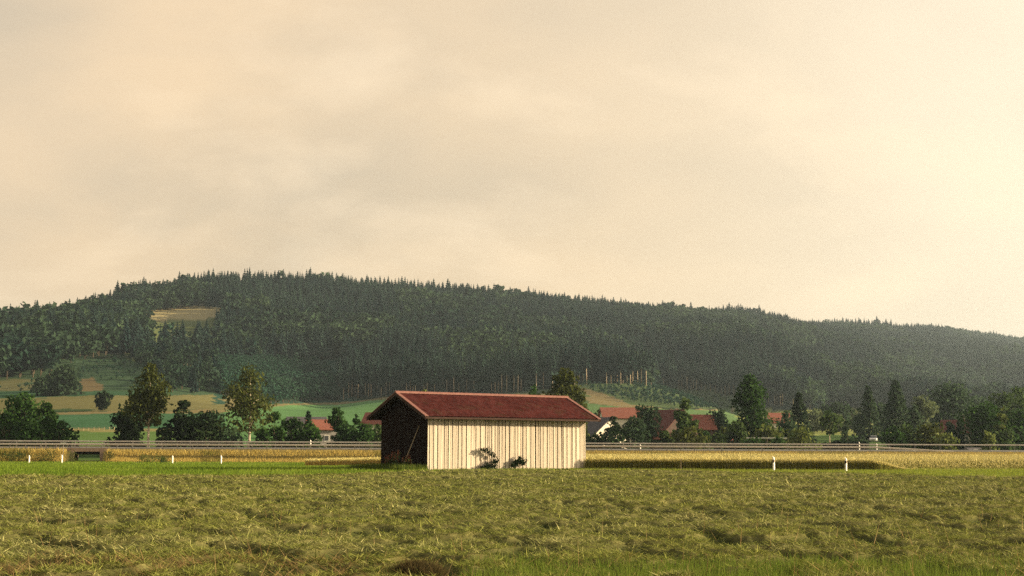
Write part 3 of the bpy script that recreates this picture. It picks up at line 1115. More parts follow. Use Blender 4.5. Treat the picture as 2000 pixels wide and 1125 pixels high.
# --- the belt of trees beyond the road
TREES = [
    # kind, px, width, top, dist, label, colour, extra
    ('dome', 44, 92, 772, 236, 'tall broad dark green tree, highest of the clump at the far left of the road', 'dark', {}),
    ('spire', 90, 58, 789, 232, 'pointed dark green tree right of the tallest in the far left clump', 'dark', {}),
    ('bush', 118, 62, 824, 228, 'low dark shrub sloping down at the right end of the far left clump', 'dark', {}),
    ('bush', 8, 60, 806, 230, 'dense dark shrub at the very left edge of the picture', 'dark', {}),
    ('bush', 66, 60, 828, 226, 'low dark shrub at the foot of the tall tree in the far left clump', 'dark', {}),
    ('dome', -60, 90, 780, 236, 'dark green tree just outside the left edge of the picture', 'dark', {}),
    ('birch', 290, 74, 716, 230, 'dense birch with a short pale lower trunk, left one of the two', 'olive', dict(trunk=0.34, trunkmat='birch', density=1.15)),
    ('birch', 486, 88, 720, 230, 'airy birch with its pale trunk showing high up, right one of the two', 'olive', dict(trunk=0.28, trunkmat='birch', density=0.6)),
    ('bush', 246, 56, 800, 238, 'dark rounded shrub at the left foot of the dense birch', 'black', {}),
    ('bush', 252, 50, 826, 232, 'low dark shrub below the crown of the dense birch', 'black', {}),
    ('dome', 356, 58, 785, 240, 'dark rounded tree just right of the dense birch', 'black', dict(trunk=0.04)),
    ('bush', 400, 82, 806, 238, 'wide dark shrub between the two birches, nearer the airy one', 'black', {}),
    ('bush', 325, 40, 836, 228, 'small dark shrub right of the pale trunk of the dense birch', 'black', {}),
    ('bush', 452, 40, 838, 226, 'low grey green shrub at the left foot of the airy birch', 'teal', {}),
    ('bush', 512, 36, 838, 226, 'low dark shrub at the right foot of the airy birch', 'dark', {}),
    ('spire', 535, 52, 807, 240, 'dark shrubby tree with a knobbly top right of the airy birch', 'dark', dict(trunk=0.03)),
    ('bush', 572, 62, 819, 236, 'dark shrub in front of the long grey roof on the left', 'dark', {}),
    ('bush', 604, 44, 828, 230, 'small dark shrub left of the red roofed house on the left', 'dark', {}),
    ('cone', 602, 22, 804, 262, 'small dark conifer rising before the grey roof on the left', 'spruce', {}),
    ('spire', 660, 60, 799, 236, 'dark pointed tree between the red roofed house and the shed', 'dark', dict(trunk=0.03)),
    ('spire', 694, 26, 811, 240, 'slim dark tree right of the pointed one left of the shed', 'dark', dict(trunk=0.03)),
    ('bush', 712, 46, 828, 234, 'green shrub beside the left gable of the shed', 'dark', {}),
    ('bush', 742, 44, 832, 236, 'leafy green shrub directly behind the left corner of the shed', 'mid', {}),
    ('round', 1104, 70, 727, 246, 'tall olive tree rising behind the right end of the shed roof', 'olive', dict(density=1.2, trunk=0.12)),
    ('bush', 1136, 34, 775, 240, 'dark olive shrubby tree at the right roof corner of the shed', 'olive', {}),
    ('dome', 1040, 40, 760, 250, 'dark tree top peeping over the shed ridge near its right end', 'dark', {}),
    ('dome', 828, 22, 763, 250, 'pale green tree top peeping over the shed ridge near its left end', 'bright', {}),
    ('bush', 1180, 80, 845, 232, 'wide black green shrub before the white gabled house', 'black', {}),
    ('spire', 1199, 36, 815, 234, 'pointed dark shrub tree covering the middle of the white gabled house', 'black', dict(trunk=0.02)),
    ('bush', 1188, 60, 800, 420, 'low dark shrub group above the grey roof right of the shed', 'teal', {}),
    ('dome', 1238, 54, 817, 254, 'rounded grey green tree right of the white gabled house', 'teal', dict(trunk=0.05)),
    ('round', 1264, 48, 794, 266, 'taller grey green tree behind the rounded one right of the white gable', 'teal', dict(trunk=0.08)),
    ('spire', 1337, 44, 782, 246, 'slim leafy green tree standing against the large dark red roof', 'mid', dict(trunk=0.04)),
    ('bush', 1346, 68, 836, 232, 'low olive shrub at the foot of the slim leafy tree', 'olive', {}),
    ('bush', 1300, 28, 842, 240, 'small green shrub below the large dark red roof', 'mid', {}),
    ('dome', 1402, 60, 803, 300, 'dark tree left of the great rounded tree, behind the utility pole', 'spruce', dict(trunk=0.05)),
    ('bush', 1374, 30, 842, 262, 'dark shrub before the small bright red roof', 'dark', {}),
    ('dome', 1470, 74, 738, 268, 'great rounded dark tree, the tallest right of the shed', 'dark', dict(trunk=0.06, density=1.2)),
    ('bush', 1438, 46, 825, 248, 'green shrub at the left foot of the great rounded tree', 'mid', {}),
    ('bush', 1410, 30, 838, 250, 'olive shrub beside the utility pole', 'olive', {}),
    ('bush', 1500, 56, 834, 250, 'yellow green shrubby tree at the right foot of the great rounded tree', 'bright', {}),
    ('bush', 1564, 60, 838, 228, 'bright yellow green willow bush beside the road', 'bright', {}),
    ('dome', 1536, 42, 806, 276, 'grey green tree behind the bright willow bush', 'teal', dict(trunk=0.06)),
    ('cone', 1562, 46, 770, 300, 'dark spruce behind the bright willow bush', 'spruce', {}),
    ('round', 1621, 40, 805, 272, 'small round headed tree on a bare brown trunk above the dark hedge', 'mid', dict(trunk=0.45, trunkmat='palebark')),
    ('dome', 1655, 24, 822, 280, 'small bushy tree left of the two big spruces', 'teal', dict(trunk=0.05)),
    ('cone', 1697, 46, 757, 360, 'big dark spruce, the left one of the pair on the right', 'teal', {}),
    ('cone', 1752, 52, 745, 350, 'big dark spruce, the right and taller one of the pair', 'teal', {}),
    ('dome', 1786, 32, 796, 320, 'small leafy tree at the right side of the taller spruce', 'teal', dict(trunk=0.08)),
    ('round', 1806, 42, 776, 390, 'slender pale round tree on a thin trunk behind the right meadow', 'pale', dict(trunk=0.22)),
    ('dome', 1862, 92, 752, 410, 'very large pale rounded tree above the chimney house', 'teal', dict(trunk=0.10, density=1.2)),
    ('round', 1922, 76, 790, 252, 'dark round tree right of the chimney house', 'dark', dict(trunk=0.05, density=1.2)),
    ('round', 1962, 60, 770, 300, 'green tree rising behind the dark round tree at the right', 'mid', dict(trunk=0.08)),
    ('round', 1992, 62, 760, 310, 'tall green tree at the right edge of the picture', 'mid', dict(trunk=0.08)),
    ('dome', 1994, 66, 803, 244, 'broad dark tree in front at the right edge of the picture', 'dark', dict(trunk=0.04)),
    ('dome', 1957, 24, 809, 248, 'slim pale green tree between the two dark round trees at the right', 'bright', dict(trunk=0.04)),
    ('dome', 2060, 90, 780, 262, 'dark tree just outside the right edge of the picture', 'dark', dict(trunk=0.05)),
    ('bush', 1742, 46, 836, 230, 'dark leafy shrub by the road directly right of the white car', 'dark', {}),
    ('bush', 1772, 56, 831, 232, 'green shrub below the taller spruce by the road', 'mid', {}),
    ('bush', 1820, 64, 830, 232, 'wide olive green shrub left of the chimney house by the road', 'olive', {}),
    ('bush', 1850, 40, 848, 228, 'low yellow green shrub before the chimney house', 'bright', {}),
    ('cone', 1876, 26, 819, 258, 'small dark conifer standing before the chimney house', 'spruce', {}),
    ('bush', 1856, 30, 826, 262, 'little dark shrub under the grey wall of the chimney house', 'spruce', {}),
    ('bush', 1928, 34, 846, 230, 'bright green shrub below the dark round tree by the road', 'bright', {}),
    ('bush', 1964, 40, 840, 232, 'green shrub between the two dark round trees by the road', 'mid', {}),
    ('bush', 1478, 50, 857, 236, 'low dark shrub below the left half of the white board fence', 'dark', {}),
    ('bush', 1516, 50, 857, 236, 'low dark shrub below the right half of the white board fence', 'dark', {}),
    ('bush', 1404, 36, 846, 246, 'low leafy shrub between the utility pole and the red car', 'mid', {}),
    # on the slopes
    ('round', 202, 31, 767, 500, 'single round tree standing alone on the tan meadow slope at the left', 'black', dict(base=803, trunk=0.10)),
    ('dome', 124, 66, 714, 600, 'large dark rounded tree on the upper left meadow', 'spruce', dict(base=772, trunk=0.03, density=1.3)),
    ('bush', 80, 34, 736, 600, 'lighter shrub left of the large rounded tree on the upper left meadow', 'teal', dict(base=766)),
    ('bush', 100, 44, 758, 600, 'low dark shrub below the large rounded tree on the upper left meadow', 'black', dict(base=773)),
]
for kind, px, wd, top, d, label, colr, ex in TREES:
    nm = {'birch': 'birch_tree', 'cone': 'spruce_tree', 'bush': 'shrub'}.get(kind, 'broadleaf_tree')
    plant(kind, px, wd, top, d, label, colr, name=nm, cat='shrub' if kind == 'bush' else 'tree', **ex)
for i, (px, wd, top) in enumerate([(1588, 40, 800), (1606, 36, 792), (1640, 44, 786), (1664, 34, 800), (1722, 34, 790), (1735, 26, 806), (1824, 30, 800), (1915, 50, 778), (1678, 26, 812), (1634, 30, 812)]):
    plant('round', px, wd, top, 470 + 23 * (i % 4), 'hazy green tree in the far row seen between the spruces at the right', 'teal' if i % 3 else 'pale', name='broadleaf_tree', cat='tree', trunk=0.1,
          group='far row of hazy trees at the right')

# dark hedge by the road
hx0, hx1 = ray(1588, 850)[0] * 240, ray(1694, 850)[0] * 240
n = 4200
rg = np.random.default_rng(5)
hp = np.stack([rg.random(n) * (hx1 - hx0), rg.normal(size=n) * 0.55, np.abs(rg.random(n)) ** 0.7], 1)
hp[:, 2] *= 2.55 + 0.9 * (fbm(hp[:, 0] / 2.2 + 4, hp[:, 0] * 0, 3) - 0.5)
V, Fq = leaf_quads(hp, 0.26 * (0.6 + 0.7 * rg.random(n)), rg)
hz = float(zg(hx0, 240)) - 0.02
root = empty('hedge', (hx0, 240, hz))
tag(root, 'long dark clipped hedge left of the white car behind the road', 'hedge')
cc = np.array((0.015, 0.028, 0.015)) + rg.random((n, 1)) * np.array((0.018, 0.026, 0.012))
link('foliage', np_mesh('foliage', V, Fq, np.repeat(cc, 4, 0)), M['leaf'], root)
m = MB()
for k in range(9):
    xx = (hx1 - hx0) * (k + 0.5) / 9
    m.tube([(xx, 0, -0.1), (xx + 0.1, 0.05, 1.0), (xx + 0.15, 0.0, 1.9)], [0.06, 0.045, 0.02], 5)
m.build('stem', M['bark'], root)


# ------------------------------------------------------------------ forest on the hill
def spruce_mesh(rg, base=0.12, width=0.24, whorls=13, trunk=True, needles=True):
    """unit-height spruce: drooping, slightly curled branches; one mesh, two materials"""
    V, Fc, mi = [], [], []

    def tri(a, b, c, k):
        n0 = len(V)
        V.extend((a, b, c))
        Fc.append((n0, n0 + 1, n0 + 2))
        mi.append(k)
    if trunk:
        n_ = 5
        for k in range(n_):
            a0, a1 = 2 * math.pi * k / n_, 2 * math.pi * (k + 1) / n_
            tri((0.012 * math.cos(a0), 0.012 * math.sin(a0), -0.03), (0.012 * math.cos(a1), 0.012 * math.sin(a1), -0.03), (0, 0, 0.96), 1)
    if needles:
        for wv in range(whorls):
            t = wv / (whorls - 1)
            z = base + (0.965 - base) * t
            R = width / 2 * (1 - t) ** 0.8 * (0.8 + 0.4 * rg.random()) + 0.012
            nb = 8 if t < 0.7 else 6
            ph = rg.random() * 6.28
            for k in range(nb):
                a = ph + 2 * math.pi * k / nb + rg.normal() * 0.12
                rr = R * (0.75 + 0.45 * rg.random())
                dz = -rr * (0.35 + 0.3 * rg.random())
                hw = 0.55
                p0 = (0, 0, z + 0.035)
                for sgn in (-1, 1):
                    b_ = a + sgn * hw
                    tri(p0, (math.cos(a) * rr, math.sin(a) * rr, z + dz), (math.cos(b_) * rr * 0.62, math.sin(b_) * rr * 0.62, z + dz * 1.25 - 0.012), 0)
        for k in range(3):
            a = k * 2.09
            tri((0, 0, 1.0), (math.cos(a) * 0.02, math.sin(a) * 0.02, 0.93), (math.cos(a + 2) * 0.02, math.sin(a + 2) * 0.02, 0.93), 0)
    me = np_mesh('spruce', V, Fc)
    return me, mi


def set_mats(me, mats, mi):
    for x_ in mats:
        me.materials.append(x_)
    me.polygons.foreach_set('material_index', np.array(mi, np.int32))
    me.update()


def broad_mesh(rg, n=170):
    """unit-height broadleaf forest tree: one mesh"""
    p, k = crown_points('round', 0.62, 0.82, n, rg, lobes=16, fill=0.1)
    p[:, 2] += 0.17
    V, Fq = leaf_quads(p, 0.075 * (0.6 + 0.8 * rg.random(n)), rg, aspect=0.75)
    V = V.tolist()
    Fl = Fq.tolist()
    mi = [0] * len(Fl)
    for q in range(4):
        a0, a1 = q * 1.571, (q + 1) * 1.571
        b = len(V)
        V += [(0.02 * math.cos(a0), 0.02 * math.sin(a0), -0.03), (0.02 * math.cos(a1), 0.02 * math.sin(a1), -0.03), (0.008 * math.cos(a1), 0.008 * math.sin(a1), 0.6), (0.008 * math.cos(a0), 0.008 * math.sin(a0), 0.6)]
        Fl.append([b, b + 1, b + 2, b + 3])
        mi.append(1)
    return np_mesh('broadleaf', V, Fl), mi


SPR = []
for k in range(5):
    me, mi = spruce_mesh(np.random.default_rng(40 + k), base=(0.1, 0.14, 0.2, 0.12, 0.25)[k], width=(0.36, 0.42, 0.33, 0.46, 0.38)[k])
    set_mats(me, (M['spruce'], M['bark']), mi)
    SPR.append(me)
EDGE = []
for k in range(4):
    cm, mi = spruce_mesh(np.random.default_rng(60 + k), base=(0.42, 0.5, 0.36, 0.46)[k], width=(0.24, 0.22, 0.26, 0.2)[k], whorls=11, trunk=False)
    set_mats(cm, (M['spruce'],), mi)
    tm = MB()
    tm.tube([(0, 0, -0.02), (0.003 * (k - 1), 0.002, 0.45), (0, 0, 0.93)], [0.0125, 0.009, 0.003], 6)
    tme = tm.mesh('trunk', True)
    tme.materials.append(M['palebark'])
    EDGE.append((cm, tme))
BRD = []
for k in range(4):
    me, mi = broad_mesh(np.random.default_rng(80 + k))
    set_mats(me, (M['broad'], M['bark']), mi)
    BRD.append(me)

EL_PX = [-700, 0, 90, 150, 210, 250, 300, 330, 425, 432, 600, 640, 665, 700, 800, 1000, 1100, 1150, 1250, 1380, 1440, 1550, 1800, 2000, 2700]
EL_PY = [760, 745, 738, 705, 695, 690, 742, 768, 768, 705, 705, 725, 782, 776, 770, 765, 757, 748, 751, 767, 778, 800, 809, 813, 826]
DR_U = np.array(_cu)
DR_D = np.array(_cdr)


def ridge_d(u):
    return np.interp(u, DR_U, DR_D)


def scatter(spacing, d0, d1, rg):
    ds = np.arange(d0, d1, spacing)
    X, Y = [], []
    for d in ds:
        xs_ = np.arange(-0.47 * d, 0.47 * d, spacing)
        X.append(xs_ + rg.uniform(-0.45, 0.45, len(xs_)) * spacing)
        Y.append(np.full(len(xs_), d) + rg.uniform(-0.45, 0.45, len(xs_)) * spacing)
    return np.concatenate(X), np.concatenate(Y)


rgf = np.random.default_rng(21)
fx, fy = scatter(7.8, 640, 3080, rgf)
fz = zg(fx, fy)
fpx, fpy = project(fx, fy, fz)
fu = fx / fy
keep = (fpy < np.interp(fpx, EL_PX, EL_PY)) & (fy < ridge_d(fu) + 55) & ~inpoly(fpx + (fbm(fx / 25, fy / 40, 2) - 0.5) * 40, fpy, CLEAR)
keep &= ~((fpx > 425) & (fpx < 668) & (fpy > 705))
fx, fy, fz, fpx, fpy = (a[keep] for a in (fx, fy, fz, fpx, fpy))
n = len(fx)
h = rgf.normal(19, 2.6, n).clip(12, 27)
h *= 1 + 0.55 * (fbm(fx / 80, fy / 130, 3) - 0.5)
belt = (fpx > 250) & (fpx < 432) & (fpy > 690)
h[belt] *= 0.6
bl = fbm(fx / 70 + 50, fy / 110 + 8, 3)
leftness = ss((330 - fpx) / 260)
prob = np.clip((bl - 0.47) * 9, 0, 1) * 0.85 + 0.5 * leftness
isb = rgf.random(n) < prob
h[isb] *= 0.86
ridge = np.abs(fy - ridge_d(fx / fy)) < 14


def gn_forest(name, pts, hs, variants, rg, label_kind='stuff'):
    me = bpy.data.meshes.new(name)
    me.vertices.add(len(pts))
    me.vertices.foreach_set('co', np.asarray(pts, np.float32).ravel())
    for nm, tp, arr in (('h', 'FLOAT', hs), ('wd', 'FLOAT', hs * rg.uniform(0.85, 1.45, len(hs))), ('rz', 'FLOAT', rg.random(len(hs)) * 6.283), ('pick', 'INT', rg.integers(0, len(variants), len(hs)))):
        a = me.attributes.new(nm, tp, 'POINT')
        a.data.foreach_set('value', np.asarray(arr, np.float32 if tp == 'FLOAT' else np.int32))
    o = link(name, me)
    ng = bpy.data.node_groups.new(name, 'GeometryNodeTree')
    ng.interface.new_socket('Geometry', in_out='INPUT', socket_type='NodeSocketGeometry')
    ng.interface.new_socket('Geometry', in_out='OUTPUT', socket_type='NodeSocketGeometry')
    N = ng.nodes
    gi, go = N.new('NodeGroupInput'), N.new('NodeGroupOutput')
    jn = N.new('GeometryNodeJoinGeometry')
    for v in variants:
        oi = N.new('GeometryNodeObjectInfo')
        oi.inputs['Object'].default_value = v
        oi.inputs['As Instance'].default_value = True
        oi.transform_space = 'ORIGINAL'
        ng.links.new(oi.outputs['Geometry'], jn.inputs[0])
    ip = N.new('GeometryNodeInstanceOnPoints')
    ip.inputs['Pick Instance'].default_value = True

    def att(nm, tp):
        x_ = N.new('GeometryNodeInputNamedAttribute')
        x_.data_type = tp
        x_.inputs['Name'].default_value = nm
        return x_.outputs['Attribute']
    hh, ww = att('h', 'FLOAT'), att('wd', 'FLOAT')
    sc_ = N.new('ShaderNodeCombineXYZ')
    ng.links.new(ww, sc_.inputs[0])
    ng.links.new(ww, sc_.inputs[1])
    ng.links.new(hh, sc_.inputs[2])
    rt = N.new('ShaderNodeCombineXYZ')
    ng.links.new(att('rz', 'FLOAT'), rt.inputs[2])
    ng.links.new(gi.outputs[0], ip.inputs['Points'])
    ng.links.new(jn.outputs[0], ip.inputs['Instance'])
    ng.links.new(att('pick', 'INT'), ip.inputs['Instance Index'])
    e2r = N.new('FunctionNodeEulerToRotation')
    ng.links.new(rt.outputs[0], e2r.inputs[0])
    ng.links.new(e2r.outputs[0], ip.inputs['Rotation'])
    ng.links.new(sc_.outputs[0], ip.inputs['Scale'])
    ng.links.new(ip.outputs[0], go.inputs[0])
    md = o.modifiers.new('instances', 'NODES')
    md.node_group = ng
    return tag(o, kind='stuff')


# individual trees: the pale-trunked edge row and the skyline row
def edge_tree(x_, y_, h_, k):
    e = empty('spruce_tree', (x_, y_, float(zg(x_, y_))), random.random() * 6.283)
    tag(e, 'tall spruce with a bare pale trunk in the front row of the hillside forest', 'tree', 'spruces along the lower edge of the forest')
    e.scale = (h_, h_, h_)
    cm, tme = EDGE[k % 4]
    link('crown', cm, None, e)
    link('trunk', tme, None, e)


re_ = random.Random(5)
px = 662.0
ecount = 0
while px < 1560:
    py = float(np.interp(px, EL_PX, EL_PY)) + re_.uniform(-2.5, 1.5)
    if not (800 < px < 1060 and False):
        x_, y_, z_ = hit(px, py)
        edge_tree(x_, y_, re_.uniform(21, 27), re_.randrange(4))
        ecount += 1
    px += re_.uniform(4.5, 10.0)
spr_sources, brd_sources = [], []
px = -40.0
scount = 0
SKY_PX = [c[0] for c in COLS]
while px < 2040:
    u = ray(px, 600)[0]
    d = float(ridge_d(u)) + re_.uniform(-12, 10)
    x_ = u * d
    z_ = float(zg(x_, d))
    broad = re_.random() < (0.72 if px < 330 else 0.16)
    hh = re_.uniform(14, 24) * (0.86 if broad else 1.0)
    if 540 < px < 620:
        hh *= 1.22
    if px < 250:
        hh *= 0.85
    pool = BRD if broad else SPR
    k = re_.randrange(len(pool))
    o = link('broadleaf_tree' if broad else 'spruce_tree', pool[k], None, None, (x_, d, z_))
    o.scale = (max(hh, 17) * re_.uniform(0.9, 1.35),) * 2 + (hh,)
    o.rotation_euler = (0, 0, re_.random() * 6.283)
    if broad:
        tag(o, 'round crowned tree standing among the spruces on the skyline of the hill', 'tree', 'broadleaf trees on the skyline')
    else:
        tag(o, 'spruce standing out on the skyline along the crest of the hill', 'tree', 'spruces on the skyline')
    src = brd_sources if broad else spr_sources
    if all(s.data != o.data for s in src):
        src.append(o)
    scount += 1
    px += re_.uniform(9, 16)

sel = ~isb
gn_forest('conifer_forest', np.stack([fx, fy, fz], -1)[sel], h[sel], spr_sources, rgf)
gn_forest('broadleaf_forest', np.stack([fx, fy, fz], -1)[isb], h[isb], brd_sources, rgf)

# young plantation and scrub on the open slopes
yx, yy_ = scatter(3.4, 640, 1120, rgf)
yz = zg(yx, yy_)
ypx, ypy = project(yx, yy_, yz)
EDGEROW = np.interp(ypx, EL_PX, EL_PY)
pl = inpoly(ypx, ypy, [(424, 702), (606, 702), (645, 722), (668, 782), (530, 790), (430, 772)])
scrub = inpoly(ypx, ypy, [(1128, 750), (1250, 753), (1380, 769), (1460, 780), (1460, 802), (1340, 797), (1230, 785), (1128, 756)]) & (rgf.random(len(yx)) < 0.75)
lsc = inpoly(ypx, ypy, [(130, 705), (300, 690), (330, 770), (240, 745), (140, 742)]) & (rgf.random(len(yx)) < 0.22)
msc = inpoly(ypx, ypy, [(-100, 745), (60, 742), (150, 764), (150, 775), (-100, 790)]) & (rgf.random(len(yx)) < 0.05)
yh = np.where(pl, rgf.uniform(3.2, 5.5, len(yx)), rgf.uniform(1.2, 3.4, len(yx)))
yh = np.where(pl & (ypy > 745), rgf.uniform(5, 9, len(yx)), yh)
ok = pl | scrub | lsc | msc
me_y = []
for k in range(2):
    me, mi = broad_mesh(np.random.default_rng(120 + k), 90)
    set_mats(me, (M['young'], M['bark']), mi)
    me_y.append(me)
ysrc = []
for k, (px, py) in enumerate(((318, 662), (335, 655), (372, 664), (398, 660), (410, 668))):
    x_, y_, z_ = hit(px, py + 22)
    o = link('broadleaf_tree', me_y[k % 2] if k < 2 else BRD[k % 4], None, None, (x_, y_, z_))
    hh = (14, 17, 13, 12, 11)[k]
    o.scale = (hh, hh, hh)
    tag(o, 'dark tree standing in the lower part of the clearing high on the hill', 'tree', 'trees in the hill clearing')
    if k < 2:
        ysrc.append(o)
gn_forest('young_woodland', np.stack([yx, yy_, yz], -1)[ok], yh[ok], ysrc, rgf)


# ------------------------------------------------------------------ houses of the village
def house(label, px, d, yaw, L, W, hw, rise, wall, roof, chimney=None, wins=((0.25, 1.2), (0.6, 1.2)), name='house', cat='house', over=0.5, sink=0.0):
    x = ray(px, 850)[0] * d
    z = float(zg(x, d)) - sink
    e = empty(name, (x, d, z), math.radians(yaw))
    tag(e, label, cat)
    m = MB()
    hl, hw2 = L / 2, W / 2
    pr = [(-hw2, -0.4), (hw2, -0.4), (hw2, hw), (0, hw + rise - 0.12), (-hw2, hw)]
    m.v = [(-hl, a, b) for a, b in pr] + [(hl, a, b) for a, b in pr]
    m.f = [(4, 3, 2, 1, 0), (5, 6, 7, 8, 9)] + [(i, (i + 1) % 5, 5 + (i + 1) % 5, 5 + i) for i in range(5)]
    m.build('wall', M[wall], e)
    tpn = rise / hw2
    for sg in (1, -1):
        m = MB()
        y0, y1 = -(hw2 + over), 0.0
        z0, z1 = hw - over * tpn, hw + rise
        q = [(-hl - over, sg * y0, z0), (hl + over, sg * y0, z0), (hl + over, y1, z1), (-hl - over, y1, z1)]
        if sg < 0:
            q = [q[1], q[0], q[3], q[2]]
        m.hexa(q + [(a, b, c + 0.16) for a, b, c in q])
        o = m.build('roof', M[roof], e)
        if sg > 0 and chimney:
            m = MB()
            m.box(chimney * L - hl, chimney * L - hl + 0.7, -0.9, -0.2, hw + rise * 0.5, hw + rise + 1.0)
            m.box(chimney * L - hl - 0.06, chimney * L - hl + 0.76, -0.96, -0.14, hw + rise + 1.0, hw + rise + 1.12)
            m.build('chimney', M['fascia'], o)
    for f, zz in wins:
        for side, sx in (('front', None), ('end', 1)):
            m = MB()
            if side == 'front':
                xx = -hl + f * L
                m.box(xx - 0.5, xx + 0.5, -hw2 - 0.05, -hw2 + 0.05, zz, zz + 1.15)
            else:
                yy = -hw2 + f * W
                m.box(hl - 0.05, hl + 0.05, yy - 0.45, yy + 0.45, zz, zz + 1.15)
            fr = m.build('window', M['white'], e)
            m = MB()
            if side == 'front':
                m.box(xx - 0.4, xx + 0.4, -hw2 - 0.07, -hw2 + 0.02, zz + 0.1, zz + 1.05)
            else:
                m.box(hl - 0.02, hl + 0.07, yy - 0.36, yy + 0.36, zz + 0.1, zz + 1.05)
            m.build('pane', M['glass'], fr)
    return e


house('white gabled house with a dark grey roof beside the right end of the shed', 1157, 262, -50, 9.5, 8.6, 3.2, 3.1, 'wallw', 'roofg', wins=((0.5, 1.2),))
house('low house with a pinkish red roof behind the white gabled house', 1216, 318, 6, 9.5, 7.0, 5.6, 2.2, 'wallw', 'roofr')
house('big farmhouse with a wide dark red roof and a dark wooden gable', 1302, 286, -52, 9.0, 9.0, 4.0, 3.8, 'wallb', 'roofd')
house('low lean-to with a narrow red roof in front of the big dark red roof', 1300, 268, 4, 4.6, 3.0, 2.6, 0.9, 'wallb', 'roofr', name='lean_to', wins=((0.5, 0.6),))
house('dark wooden house with a small bright red roof left of the utility pole', 1371, 300, 4, 4.4, 5.4, 4.0, 2.7, 'wallb', 'roofr', wins=((0.5, 1.6),))
house('house with a bright red roof glimpsed right of the great rounded tree', 1521, 330, 8, 5.2, 5.4, 4.9, 2.0, 'wallw', 'roofr')
house('long low building with a grey brown roof above the shrubs at the left', 598, 330, 3, 8.5, 5.0, 3.5, 1.4, 'wallg', 'roofg', name='farm_building', cat='building')
house('red roofed house with a grey wall between dark shrubs at the left', 628, 268, 18, 5.2, 5.0, 4.0, 1.6, 'wallg', 'roofr', wins=((0.6, 1.6),))
house('house with a red roof peeping out behind the left eave of the shed', 744, 300, -14, 6.2, 5.6, 4.4, 2.2, 'wallw', 'roofr')
house('grey house with a pinkish roof and a chimney at the right', 1874, 290, -20, 6.4, 6.0, 3.7, 2.3, 'wallg', 'roofd', chimney=0.55)
house('small pale shed with a flat grey roof under the dark round tree at the right', 1900, 238, 10, 2.4, 2.0, 1.1, 0.35, 'wallw', 'roofg', name='garden_shed', cat='shed', wins=((0.5, 0.2),), over=0.2)


# ------------------------------------------------------------------ roadside things
def reflector_post(px, d, label, group, h_=1.02, marks=True, z=None, turn=0.9):
    x = ray(px, 900)[0] * d
    z = float(zg(x, d)) if z is None else z
    e = empty('delineator_post', (x, d, z), turn)
    tag(e, label, 'post', group)
    m = MB()
    w_, t_ = 0.075, 0.055
    m.hexa([(-w_, -t_, -0.1), (w_, -t_, -0.1), (w_ * 0.8, t_, -0.1), (-w_ * 0.8, t_, -0.1), (-w_, -t_, h_ - 0.09), (w_, -t_, h_ - 0.09), (w_ * 0.8, t_, h_), (-w_ * 0.8, t_, h_)])
    m.build('body', M['white'], e)
    if marks:
        m = MB()
        z0, z1 = h_ - 0.42, h_ - 0.20
        m.hexa([(-w_ - 0.004, -t_ - 0.004, z0), (w_ * 0.45, -t_ - 0.004, z0 + 0.03), (w_ * 0.45, t_ + 0.004, z0 + 0.03), (-w_ - 0.004, t_ + 0.004, z0),
                (-w_ - 0.004, -t_ - 0.004, z1 - 0.02), (w_ * 0.45, -t_ - 0.004, z1), (w_ * 0.45, t_ + 0.004, z1), (-w_ - 0.004, t_ + 0.004, z1 - 0.02)])
        b = m.build('black_band', M['black'], e)
        m = MB()
        m.box(-0.03, 0.02, -t_ - 0.012, -t_ - 0.004, h_ - 0.38, h_ - 0.24)
        m.build('reflector', M['refl'], b)
    return e


reflector_post(1511, 97, 'white roadside post with a black band before the dark wheat, nearer the shed', None)
reflector_post(1652, 96.5, 'white roadside post with a black band at the right end of the dark wheat', None, 0.98)
reflector_post(57, 172, 'leftmost white post by the farm track at the far left', None, 0.98, False)
reflector_post(121, 172, 'white post directly left of the underpass, in front of the thin sign pole', None, 1.06, False)
reflector_post(337, 173, 'white post right of the underpass before the tall yellow weeds', None, 1.02, False)
reflector_post(432, 173, 'white post standing alone in the green grass right of the birch', None, 1.05, False)
reflector_post(606, 207.5, 'small white post beyond the guardrail below the small conifer', None, 1.3, False, z=1.05)
reflector_post(1679, 214, 'small white post beyond the road left of the white car', None, 1.35, True, z=1.05)
reflector_post(1713, 213, 'small white post beyond the road at the right front of the white car', None, 1.15, True, z=1.05)
reflector_post(1251, 226, 'small white post on the verge right of the white gabled house', None, 1.5, False, z=0.4)

m = MB()
sx, sy = ray(1330, 900)[0] * 99, 99.0
m.box(-0.025, 0.025, -0.025, 0.025, -0.1, 0.80)
m.tube([(0, 0, 0.80), (0, 0, 0.86)], [0.034, 0.01], 4)
tag(m.build('wooden_stake', M['stake'], loc=(sx, sy, float(zg(sx, sy)))), 'short thin wooden stake in front of the wheat right of the shed', 'stake')

e = empty('sign_pole', (ray(123, 890)[0] * 186, 186, float(zg(ray(123, 890)[0] * 186, 186))))
tag(e, 'thin grey sign pole with a narrow white sign, left of the underpass', 'sign')
m = MB()
m.tube([(0, 0, -0.2), (0, 0, 2.55)], [0.04, 0.04], 8)
m.build('pole', M['postm'], e)
m = MB()
m.box(-0.42, 0.42, -0.06, -0.042, 2.38, 2.56)
m.build('sign_plate', M['white'], e)

x, y, z = at(1397, 858, 256)
e = empty('utility_pole', (x, y, float(zg(x, y))))
tag(e, 'slim pale wooden utility pole right of the small bright red roof', 'pole')
m = MB()
m.tube([(0, 0, -0.3), (0, 0, 3.9)], [0.11, 0.08], 8)
m.build('mast', M['stake'], e)
m = MB()
m.box(-0.4, 0.4, -0.05, 0.05, 3.45, 3.55)
m.build('crossarm', M['wood'], e)

